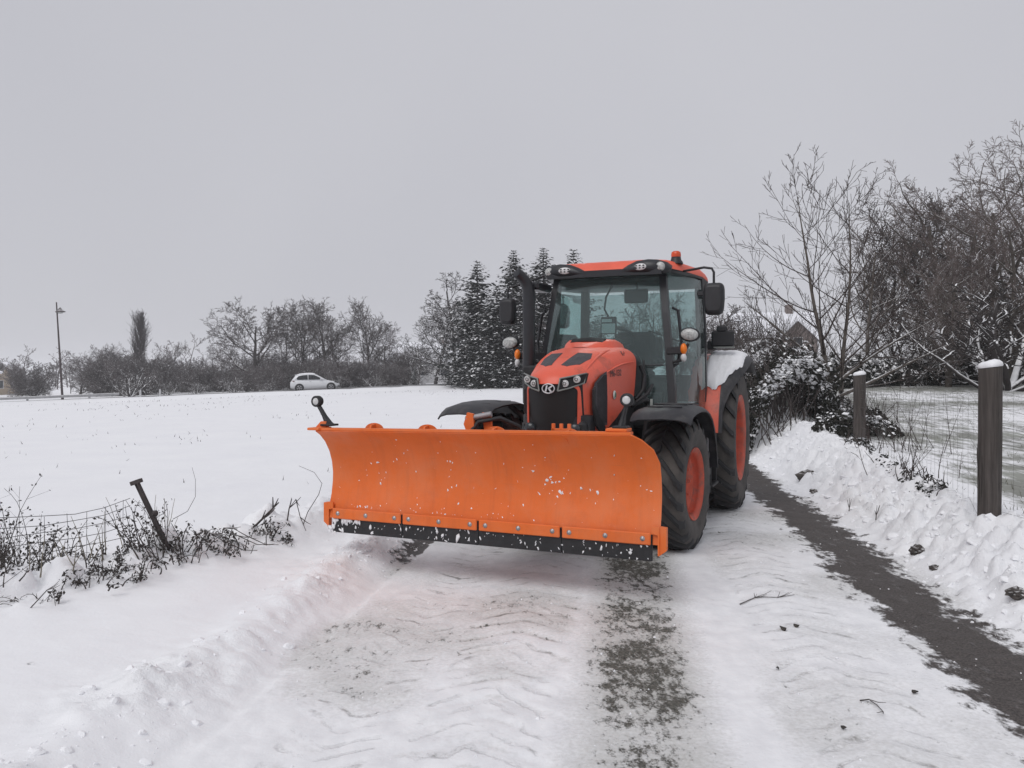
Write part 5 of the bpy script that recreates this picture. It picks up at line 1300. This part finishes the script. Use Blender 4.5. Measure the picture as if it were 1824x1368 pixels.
# leaning rusty angle post
px_, py_ = gpt(308, 982); z0 = hz(px_, py_) - .08
lp = thing('leaning_post', 'dark rusty steel fence post leaning left over the snow', 'fence post', (px_, py_, z0))
a = V(0, 0, 0); b = V(-.30, .03, .60)
q = MB(); d_ = (b - a).normalized(); s1 = d_.cross(V(0, 1, 0)).normalized()*.021; s2 = d_.cross(s1).normalized()*.021
q.loft([[p - s1 - s2, p + s1 - s2, p + s1 - s2*.6, p - s1*.6 - s2*.6, p - s1*.6 + s2, p - s1 + s2] for p in (a, a.lerp(b, .5), b)], True, True, False); q.build('angle_bar', 'rust_post', lp)
MB().box(-.035, .05, -.022, .022, -.010, .022, .003, Matrix.Translation(b) @ Matrix.Rotation(R(-20), 4, 'Y')).build('top_bracket', 'rust_post', lp)
MB().ell(tuple(a.lerp(b, .62) + V(.05, -.02, 0)), (.026, .022, .026), 8, 6).build('insulator', 'rust_post', lp)
# ------------------------------------------------------------------ dead weeds and brambles on the left verge
def weed(name, label, x, y, n, H, spread, seed, leaves=60, lean=(0, 0), cat='weed', arch=.12):
    rg = random.Random(seed); segs = []; lv = []; z = hz(x, y)
    for i in range(n):
        p = V(rg.gauss(0, spread*.4), rg.gauss(0, spread*.4), -.05); d = V(rg.gauss(0, .35) + lean[0], rg.gauss(0, .35) + lean[1], 1).normalized(); L = H*rg.uniform(.45, 1.05); r = rg.uniform(.003, .0065)
        bend = V(rg.gauss(0, 1), rg.gauss(0, 1), -1.1)*arch
        for k in range(8):
            d = (d + bend*(k/6) + rnd_perp(d, rg)*.12).normalized(); q = p + d*L/8; segs.append((*p, *q, r, r*.86, 1)); r *= .86
            if k > 1 and rg.random() < .6:
                e = (d + rnd_perp(d, rg)*.9).normalized(); l2 = L*rg.uniform(.06, .22); segs.append((*p, *(p + e*l2), r*.75, r*.4, 2))
                if leaves: lv.append(p + e*l2)
            if leaves and k > 2 and rg.random() < .5: lv.append(q.copy())
            p = q
    v, f = segs_mesh(np.array(segs), 4); o = thing(name, label, cat, (x, y, z)); tag(np_mesh('stems', v, f, 'dead_stem', parent=o), kind='stuff')
    if leaves and lv:
        rg2 = np.random.RandomState(seed); lv = lv[:leaves*4]; A = np.array([tuple(p) for p in lv]); A = np.repeat(A, 2, 0) + rg2.randn(len(A)*2, 3)*.012
        m = len(A); a = rg2.randn(m, 3); a /= np.linalg.norm(a, axis=1, keepdims=True); b = np.cross(a, rg2.randn(m, 3)); b /= np.linalg.norm(b, axis=1, keepdims=True)
        s = (.006 + .013*rg2.rand(m))[:, None]; c = np.cross(a, b)
        Q = np.stack([A - a*s, A + b*s*.55 + c*s*.3, A + a*s, A - b*s*.55 + c*s*.2], 1).reshape(-1, 3)
        tag(np_mesh('withered_leaves', Q, np.arange(len(Q)).reshape(-1, 4), 'dead_leaf', parent=o), kind='stuff')
    return o
for i, (px, py, n, H, sp, lv, lean, label) in enumerate([
    (28, 1020, 24, .80, .20, 130, (.05, 0), 'tall withered weed at the left edge of the picture'),
    (72, 1002, 14, .50, .22, 110, (.25, 0), 'shorter withered weed leaning right from the tall one at left edge'),
    (8, 1036, 20, .28, .30, 60, (0, 0), 'low dark scrub in the bottom left corner of the verge'),
    (268, 985, 18, .55, .14, 130, (-.30, 0), 'leafy withered weed climbing the leaning post'),
    (300, 982, 26, .34, .22, 90, (-.1, 0), 'dense dark scrub at the foot of the leaning post'),
    (200, 1000, 22, .20, .28, 30, (.2, 0), 'tangle of dead grass left of the leaning post'),
    (140, 1018, 22, .18, .30, 30, (.3, 0), 'flattened dead grass halfway to the leaning post'),
    (345, 974, 12, .28, .18, 40, (.4, 0), 'dark brambles just right of the leaning post'),
    (410, 968, 14, .26, .20, 30, (-.4, 0), 'snow-covered bramble stems third from the plough'),
    (462, 955, 16, .26, .14, 70, (.3, 0), 'small dark bramble tuft on the snow hump'),
    (502, 962, 7, .18, .10, 24, (.9, 0), 'little bramble sprig trailing toward the plough'),
    (232, 1035, 9, .16, .10, 24, (.3, 0), 'small leafy sprig in the snow below the leaning post')]):
    x, y = gpt(px, py); weed('dead_weed', label, x, y, n, H, sp, 40 + i, lv, lean, arch=.16 if H < .45 else .07)
for i, (px, py, label) in enumerate(((20, 1034, 'matted dead grass under the left edge weeds'), (112, 1012, 'matted dead grass between the left weeds and the wire'), (185, 1008, 'matted dead grass below the sagging wire'), (248, 996, 'matted dead grass left of the leaning post foot'), (318, 986, 'matted dead grass right of the leaning post foot'), (385, 974, 'matted dead grass among the brambles'))):
    x, y = gpt(px, py); weed('dead_grass', label, x, y - 0, 30, .18, .34, 140 + i, 16, (.1, 0), arch=.34)
# thin dry grass stalks
for i, (px, py, n, H, label) in enumerate([(275, 975, 12, .60, 'thin upright dry stalks behind the leaning post'), (178, 1000, 9, .42, 'thin dry stalks in front of the sagging wire'), (110, 1035, 8, .30, 'few dry stalks near the left weeds')]):
    x, y = gpt(px, py); shoots('dry_stalks', label, x, y, n, H, .25, 80 + i, 'straw', 0, 'weed')
def twig(name, label, pts, r, cat='twig', side=0, seed=0, mat='dead_stem'):
    rg = random.Random(seed); o = thing(name, label, cat, pts[0]); P = [Vector(p) - Vector(pts[0]) for p in pts]
    m_ = MB(); m_.tube(P, [r*(1 - .6*i/(len(P)-1)) for i in range(len(P))], 5)
    m_.build('stem', mat, o)
    for k in range(side):
        i = rg.randint(1, len(P)-2); d = (P[i+1] - P[i]).normalized(); e = d + V(rg.gauss(0, .6), rg.gauss(0, .6), .15)
        MB().tube([P[i], P[i] + e*.05, P[i] + e*.09 + V(0, 0, .01)], [r*.6, r*.5, r*.3], 4).build('side_shoot', mat, o)
    return o
def gl(px, py, dz=0.0, z=.12):
    x, y = gpt(px, py, z); return (x, y, hz(x, y) + dz)
x, y, z = gl(548, 940)
twig('bent_twig', 'long thin twig bent into an arch left of the plough', [(x - .05, y, z), (x + .0, y, z + .14), (x + .10, y, z + .30), (x + .13, y, z + .40), (x + .06, y, z + .50), (x - .08, y, z + .56)], .004, seed=1)
x, y, z = gl(525, 942)
twig('bent_twig', 'kinked dark twig at the foot of the arched one', [(x - .08, y, z - .02), (x - .05, y, z + .18), (x + .01, y, z + .26), (x + .05, y, z + .10), (x + .10, y, z - .02)], .007, side=6, seed=2)
x, y, z = gl(470, 940)
twig('broken_branch', 'dark broken branch sticking up from the snow hump', [(x - .12, y, z - .05), (x - .02, y, z + .05), (x + .08, y, z + .15), (x + .13, y, z + .20)], .012, side=5, seed=3)
x, y, z = gl(318, 965)
twig('bent_twig', 'thin curved stem hooking right of the leaning post', [(x - .05, y, z + .20), (x + .08, y, z + .27), (x + .15, y, z + .40), (x + .15, y, z + .55), (x + .12, y, z + .66)], .003, seed=4)
for i, (px, py) in enumerate(((400, 985), (440, 962), (425, 975))):
    x, y, z = gl(px, py); rgx = random.Random(i + 9)
    twig('arched_bramble', ['arched bramble stem nearest the leaning post', 'arched bramble stem nearest the snow hump', 'arched bramble stem lying between the other two'][i], [(x - .18, y, z - .02), (x - .12, y, z + .16), (x, y - .02, z + .10), (x + .16, y - .03, z + .03), (x + .26, y, z + .02)], .006, side=5, seed=i + 20)
x, y, z = gl(20, 1075)
twig('bent_twig', 'thin stem lying slanted in the bottom left snow', [(x - .25, y - .2, z + .0), (x - .05, y, z + .12), (x + .08, y + .1, z + .24)], .003, seed=7)
x, y, z = gl(70, 1085)
twig('bent_twig', 'kinked thin stems standing in the left foreground snow', [(x - .07, y, z - .01), (x + .05, y, z + .12), (x + .09, y, z + .13), (x + .10, y, z + .02)], .004, side=4, seed=8)
# litter on the lane
def on_lane(pts, dz=.008): return [gl(px, py, dz, 0.0) for px, py in pts]
twig('fallen_twig', 'thin forked twig lying on the packed snow right of the plough', on_lane([(1318, 1078), (1345, 1066), (1362, 1065), (1385, 1066), (1415, 1061)]), .0042, side=7, seed=31)
twig('fallen_twig', 'small curled twig near the bottom right of the lane', on_lane([(1532, 1252), (1548, 1250), (1562, 1260), (1573, 1272), (1562, 1274)], .012), .004, side=2, seed=32)
def dead_leaf(label, px, py, s, seed):
    x, y, z = gl(px, py, .012, 0.0); rg = random.Random(seed); pts = []
    for k in range(9):
        a = 6.283*k/9; r = s*(1 - .35*(k % 2)*rg.random()); pts.append((r*math.cos(a), r*.55*math.sin(a), .35*s*math.sin(2*a + seed)*rg.uniform(.5, 1.2)))
    m_ = MB(); m_.add(pts + [(0, 0, .008)], [(k, (k+1) % 9, 9) for k in range(9)]); m_.add([(p[0], p[1], p[2] - .003) for p in pts] + [(0, 0, .005)], [((k+1) % 9, k, 9) for k in range(9)])
    o = m_.build('dead_leaf', 'dead_leaf', None, (x, y, z)); o.rotation_euler = (0, 0, rg.uniform(0, 6)); return tag(o, label, 'leaf')
for i, (px, py, s, l) in enumerate(((1395, 1122, .035, 'crumpled dark leaf on the lane beneath the forked twig'), (1418, 1117, .024, 'smaller dark leaf beside the crumpled one'), (1503, 1300, .014, 'tiny dark leaf low on the right lane'), (1630, 1236, .018, 'little leaf close to the left side of the wet strip'), (1385, 1193, .014, 'tiny leaf in the right tyre track'))): dead_leaf(l, px, py, s, i)
# clods of earth ploughed up with the snow
def clod(label, px, py, zz, r, seed):
    x, y = gpt(px, py, zz); z = hz(x, y); rg = np.random.RandomState(seed)
    bm = bmesh.new(); bmesh.ops.create_icosphere(bm, subdivisions=3, radius=1)
    for v_ in bm.verts:
        c = v_.co; k = 1 + .55*float(fbm(np.array(c.x*1.8 + seed), np.array(c.y*1.8 + c.z*1.3), 3)) + .12*rg.randn(); v_.co = V(c.x*r*k, c.y*r*.8*k, c.z*r*.62*k)
    me_ = bpy.data.meshes.new('earth_clod'); bm.to_mesh(me_); bm.free(); me_.materials.append(MATS['clod'])
    return tag(link('earth_clod', me_, None, (x, y, z + r*.15)), label, 'clod')
clod('big dark earth clod on the ploughed snow, nearest the rear wheel', 1438, 852, .20, .15, 1)
clod('earth clod halfway along the ploughed snow bank', 1637, 985, .25, .075, 2)
clod('earth clod at the right edge of the picture', 1812, 1072, .20, .065, 3)
clod('small earth clod at the lower edge of the snow bank', 1665, 1012, .12, .04, 4)
clod('small dark clod between the big one and the lane', 1449, 876, .10, .05, 5)
for i, (px, py, l) in enumerate(((1512, 912, 'tiny twig standing in the ploughed snow, leftmost'), (1560, 925, 'dark stick stuck in the ploughed snow at mid bank'), (1744, 932, 'small dark stick near the top of the snow bank'))):
    x, y = gpt(px, py, .2); z = hz(x, y); twig('snow_stick', l, [(x, y, z - .02), (x + .005, y, z + .04), (x - .01, y, z + .09)], .006, side=3, seed=i + 50)
# ------------------------------------------------------------------ white car on the far road
cp = road_pt(0, .9); cz = float(road_z(0)) + .165
car = thing('parked_car', 'white five-door hatchback with snow on its roof on the far road', 'car', (cp.x, cp.y, cz), ROAD_RZ); car.rotation_euler = (0, -math.atan(.038), ROAD_RZ)
def cring(x, hw, zb, zt, tum=.90):
    return [(x, hw*.90, zb), (x, hw, zb + .10), (x, hw, (zb + zt)/2), (x, hw*.97, zt - .06), (x, hw*tum, zt), (x, -hw*tum, zt), (x, -hw*.97, zt - .06), (x, -hw, (zb + zt)/2), (x, -hw, zb + .10), (x, -hw*.90, zb)]
ST = [(-1.98, .70, .40, .70), (-1.93, .78, .28, .86), (-1.80, .84, .22, .96), (-1.4, .87, .18, .97), (-.7, .87, .18, .94), (0, .87, .18, .92), (.6, .87, .18, .90), (1.0, .86, .18, .87), (1.35, .85, .20, .80), (1.7, .82, .22, .72), (1.90, .74, .26, .62), (1.99, .60, .32, .52)]
body = MB().loft([cring(*s) for s in ST], True, True).build('body', 'car_white', car)
def gring(x, hw, zb, zt): return [(x, hw*1.0, zb), (x, hw*.96, (zb+zt)/2), (x, hw*.86, zt - .02), (x, hw*.70, zt), (x, -hw*.70, zt), (x, -hw*.86, zt - .02), (x, -hw*.96, (zb+zt)/2), (x, -hw*1.0, zb)]
gh = [(-1.86, .76, .90, .97), (-1.70, .80, .93, 1.15), (-1.52, .81, .93, 1.36), (-1.25, .82, .93, 1.43), (-.7, .83, .92, 1.46), (-.2, .83, .91, 1.45), (.15, .83, .90, 1.38), (.55, .82, .89, 1.15), (.98, .80, .86, .90)]
MB().loft([gring(*s) for s in gh], True, True).build('cabin', 'car_white', car)
def side_poly(pts, s, off):
    out = []
    for x, z in pts:
        hw, zb, zt = interp([(a, b, c, d) for a, b, c, d in gh], x); q = min(1, max(0, (z - zb)/(max(.05, zt - zb)))); out.append((x, s*(hw*(1 - .10*q*q - .02*q) + off), z))
    return out
for s in (-1, 1):
    for pts in ([(-1.38, .98), (-1.45, 1.12), (-1.30, 1.28), (-1.0, 1.34), (-.56, 1.37), (-.56, .97)], [(-.50, .97), (-.50, 1.37), (-.05, 1.34), (.25, 1.20), (.62, .98), (.55, .95)]):
        MB().prism(side_poly(pts, s, .016), (0, s*.006, 0)).build('side_window', 'car_glass', car)
    MB().box(.42, .58, s*.86, s*.98, .93, 1.04, .03).build('wing_mirror', 'car_white', car)
    MB().box(-.42, -.28, s*.875, s*.89, .80, .82, .004).build('door_handle', 'tin_grey', car)
    MB().box(-1.0, 1.0, s*.85, s*.885, .17, .24, .01).build('sill', 'tin_grey', car)
    MB().prism([(-1.86, s*.77, .80), (-1.62, s*.868, .86), (-1.60, s*.870, .90), (-1.84, s*.78, .94)], (0, s*.012, 0)).build('tail_lamp', 'tail_red', car)
    MB().prism([(1.55, s*.842, .70), (1.86, s*.76, .60), (1.88, s*.75, .66), (1.62, s*.84, .76)], (0, s*.014, 0)).build('headlamp', 'car_glass', car)
    MB().prism([(1.82, s*.79, .28), (1.97, s*.64, .34), (1.95, s*.66, .46), (1.84, s*.78, .38)], (0, s*.016, 0)).build('bumper_vent', 'void_black', car)
    for x in (-1.25, 1.29):
        MB().lathe([(.0, s*.876), (.37, s*.876), (.37, s*.80)], 24, 'y', (x, 0, .31)).build('wheel_arch', 'void_black', car)
        w = MB().lathe([(.0, s*.885), (.05, s*.892), (.21, s*.888), (.22, s*.88)], 24, 'y', (x, 0, .31)).build('wheel', 'alloy', car)
        MB().lathe([(.22, s*.886), (.235, s*.902), (.30, s*.902), (.315, s*.88), (.315, s*.70)], 24, 'y', (x, 0, .31)).build('tyre', 'rubber', w)
        for k in range(5):
            a = 6.283*k/5 + .3
            MB().prism([(x + .07*math.cos(a - .5), s*.894, .31 + .07*math.sin(a - .5)), (x + .20*math.cos(a - .24), s*.894, .31 + .20*math.sin(a - .24)), (x + .20*math.cos(a + .24), s*.894, .31 + .20*math.sin(a + .24)), (x + .07*math.cos(a + .5), s*.894, .31 + .07*math.sin(a + .5))], (0, s*.003, 0)).build('wheel_opening', 'void_black', w)
MB().prism([(-1.87, .66, .99), (-1.87, -.66, .99), (-1.62, -.62, 1.30), (-1.62, .62, 1.30)], (-.02, 0, .02)).build('rear_window', 'car_glass', car)
MB().prism([(.93, .70, .95), (.93, -.70, .95), (.24, -.60, 1.35), (.24, .60, 1.35)], (.02, 0, .022)).build('windshield', 'car_glass', car)
MB().box(-1.60, -1.50, -.6, .6, 1.36, 1.40, .01).build('roof_spoiler', 'car_white', car)
MB().loft([[(x, y*w, z + h*(1 - (y/.62)**2)*1.0) for y in (-.62, -.4, 0, .4, .62)] for x, w, z, h in ((-1.5, .95, 1.385, .03), (-1.2, 1, 1.43, .07), (-.7, 1, 1.46, .08), (-.2, 1, 1.45, .08), (.05, .95, 1.41, .05))], False, False).build('snow_cover', 'snow_lump', car)
# ------------------------------------------------------------------ street lamp, guard rail, kerb posts
ld = 59.5; lx = PX(112, ld); lz = gz(lx, ld) - .1; LH = 1.6 + (668 - 538)*ld/1400 - lz
lamp = thing('street_lamp', 'tall thin street lamp with bell-shaped lantern leaning slightly left', 'street lamp', (lx, ld, lz)); lamp.rotation_euler = (0, R(-3.6), 0)
MB().tube([(0, 0, 0), (0, 0, 1.0), (0, 0, LH*.6), (0, 0, LH)], [.11, .085, .065, .045], 10).build('pole', 'lamp_pole', lamp)
MB().tube([(0, 0, LH - 1.0), (.12, 0, LH - .55), (.28, 0, LH - .42)], .035, 8).build('arm', 'lamp_pole', lamp)
MB().lathe([(.04, .28), (.10, .22), (.16, .10), (.34, .0), (.36, -.04), (.20, -.06), (0, -.06)], 18, 'z', (.25, 0, LH - .72)).build('lantern', 'lamp_pole', lamp)
MB().lathe([(.20, -.06), (.16, -.14), (0, -.17)], 14, 'z', (.25, 0, LH - .72)).build('lantern_glass', 'lens_clear', lamp)
gr = thing('guard_rail', 'galvanised steel guard rail beside the far road at left', 'guard rail', (0, 0, 0))
k0, k1, mg = -46, -13.5, 3.3
rows = []
for dz, dm in ((.80, 0), (.74, .06), (.70, 0), (.66, .06), (.60, 0)):
    rows.append([tuple(road_pt(k, mg + dm) + V(0, 0, float(road_z(k)) + dz - .1)) for k in np.arange(k0, k1 + .1, 1.5)])
MB().sheet(rows, .006).build('rail', 'galvanised', gr)
for k in np.arange(k0, k1, 4.2):
    p = road_pt(k, mg - .1); z = float(road_z(k)) - .2; MB().box(p.x - .06, p.x + .06, p.y - .05, p.y + .05, z, z + .95, .01).build('post', 'galvanised', gr)
gr.location = road_pt(k1, mg) + V(0, 0, float(road_z(k1)))
for ch_ in gr.children: ch_.location = -gr.location
for k, l in ((-13.0, 'small pale marker post at the end of the guard rail'), (-11.6, 'small pale marker post just right of the guard rail end')):
    p = road_pt(k, 3.4); z = gz(p.x, p.y) - .1; o = MB().loft([[(dx*w_, dy*w_, zz) for dx, dy in ((-1, -1), (1, -1), (1, 1), (-1, 1))] for w_, zz in ((.06, 0), (.055, .8), (.03, .95))], True, True, False).build('marker_post', 'render_white', None, (p.x, p.y, z)); tag(o, l, 'marker post')
# ------------------------------------------------------------------ houses
def house(label, x, y, w, dp, hw, hr, rz, wall, wins, z=None, chim=True, gable_x=True):
    """gable roof with the ridge along local x; wins = (x, z, w, h) on the front wall (local -y) and 'g' on the +-x gable"""
    z = gz(x, y) if z is None else z
    t_ = thing('house', label, 'house', (x, y, z - .3), rz); hw += .3
    m_ = MB(); m_.add([(-w/2, -dp/2, 0), (w/2, -dp/2, 0), (w/2, dp/2, 0), (-w/2, dp/2, 0), (-w/2, -dp/2, hw), (w/2, -dp/2, hw), (w/2, dp/2, hw), (-w/2, dp/2, hw), (-w/2, 0, hw + hr), (w/2, 0, hw + hr)],
        [(0, 1, 5, 4), (2, 3, 7, 6), (1, 2, 6, 9, 5), (3, 0, 4, 8, 7)]); m_.build('wall', wall, t_)
    o_ = .45; rf = MB()
    for s in (-1, 1):
        sl = hr/(dp/2); rf.prism([(-w/2 - o_, 0, hw + hr + .03), (w/2 + o_, 0, hw + hr + .03), (w/2 + o_, s*(dp/2 + o_), hw - o_*sl + .03), (-w/2 - o_, s*(dp/2 + o_), hw - o_*sl + .03)], (0, 0, .24))
    r_ = rf.build('roof', 'roof_snow', t_)
    if chim: MB().box(w*.2, w*.2 + .6, -.3, .3, hw + hr - .6, hw + hr + .9, .03).build('chimney', 'render_brown', r_)
    for (sd, a, zz, ww, hh) in wins:
        zz += .3
        if sd == 'f': b_ = (a - ww/2, a + ww/2, -dp/2 - .03, -dp/2 + .05, zz, zz + hh)
        elif sd == 'l': b_ = (-w/2 - .03, -w/2 + .05, a - ww/2, a + ww/2, zz, zz + hh)
        else: b_ = (w/2 - .05, w/2 + .03, a - ww/2, a + ww/2, zz, zz + hh)
        wo_ = MB().box(*b_, .0).build('window', 'render_white', t_)
        e = .06
        if sd == 'f': MB().box(b_[0] + e, b_[1] - e, b_[2] - .01, b_[2] + .02, b_[4] + e, b_[5] - e).build('pane', 'window_dark', wo_)
        elif sd == 'l': MB().box(b_[0] - .01, b_[0] + .02, b_[2] + e, b_[3] - e, b_[4] + e, b_[5] - e).build('pane', 'window_dark', wo_)
        else: MB().box(b_[1] - .02, b_[1] + .01, b_[2] + e, b_[3] - e, b_[4] + e, b_[5] - e).build('pane', 'window_dark', wo_)
    return t_
W4 = [('f', -2.4, 1.0, 1.0, 1.2), ('f', 0, 1.0, 1.0, 1.2), ('f', 2.4, 1.0, 1.0, 1.2)]
d = 70; house('snow-roofed house right of the tractor mirror, its long roof facing the lane', PX(1372, d), d, 6.4, 7, 3.6, 1.95, R(-8), 'render_brown', W4[:2], z=1.36)
d = 62; house('narrow house with a dark gable end and snowy roof behind the forked tree', PX(1424, d), d, 6, 2.6, 3.0, 1.3, R(68), 'render_brown', [('l', 0, 2.2, .7, .9), ('l', -.8, .8, .6, 1.0), ('l', .8, .8, .6, 1.0)], z=1.36, chim=False)
d = 98; house('pale house half hidden behind the snow-frosted trees', PX(757, d), d, 9, 8, 2.9, 2.0, R(5), 'render_white', W4, z=.5)
d = 105; house('cream apartment building with snowy roof at the left edge', PX(-30, d), d, 5, 6, 2.9, 1.2, R(20), 'render_cream', [('f', a, z_, .9, 1.1) for a in (-2.6, 0, 2.6) for z_ in (.8, 3.0)], z=-1.0)
d = 112; house('smaller cream house right of the apartment building', PX(14, d), d, 2.4, 4, 2.4, 1.0, R(20), 'render_cream', [('f', a, z_, .9, 1.1) for a in (-1.1, 1.1) for z_ in (.8, 2.2)], z=-1.0, chim=False)
# ------------------------------------------------------------------ winter air
hzm = bpy.data.materials.new('haze_air'); hzm.use_nodes = True; t = hzm.node_tree; t.nodes.clear()
ho = nn(t, 'ShaderNodeOutputMaterial'); pv = nn(t, 'ShaderNodeVolumePrincipled'); pv.inputs['Color'].default_value = (.98, .985, 1, 1); pv.inputs['Density'].default_value = .0008; pv.inputs['Anisotropy'].default_value = .2
t.links.new(pv.outputs[0], ho.inputs['Volume']); MATS['haze_air'] = hzm
tag(MB().box(-2300, 2300, -90, 2900, -3.2, 22).build('haze', 'haze_air'), kind='stuff')
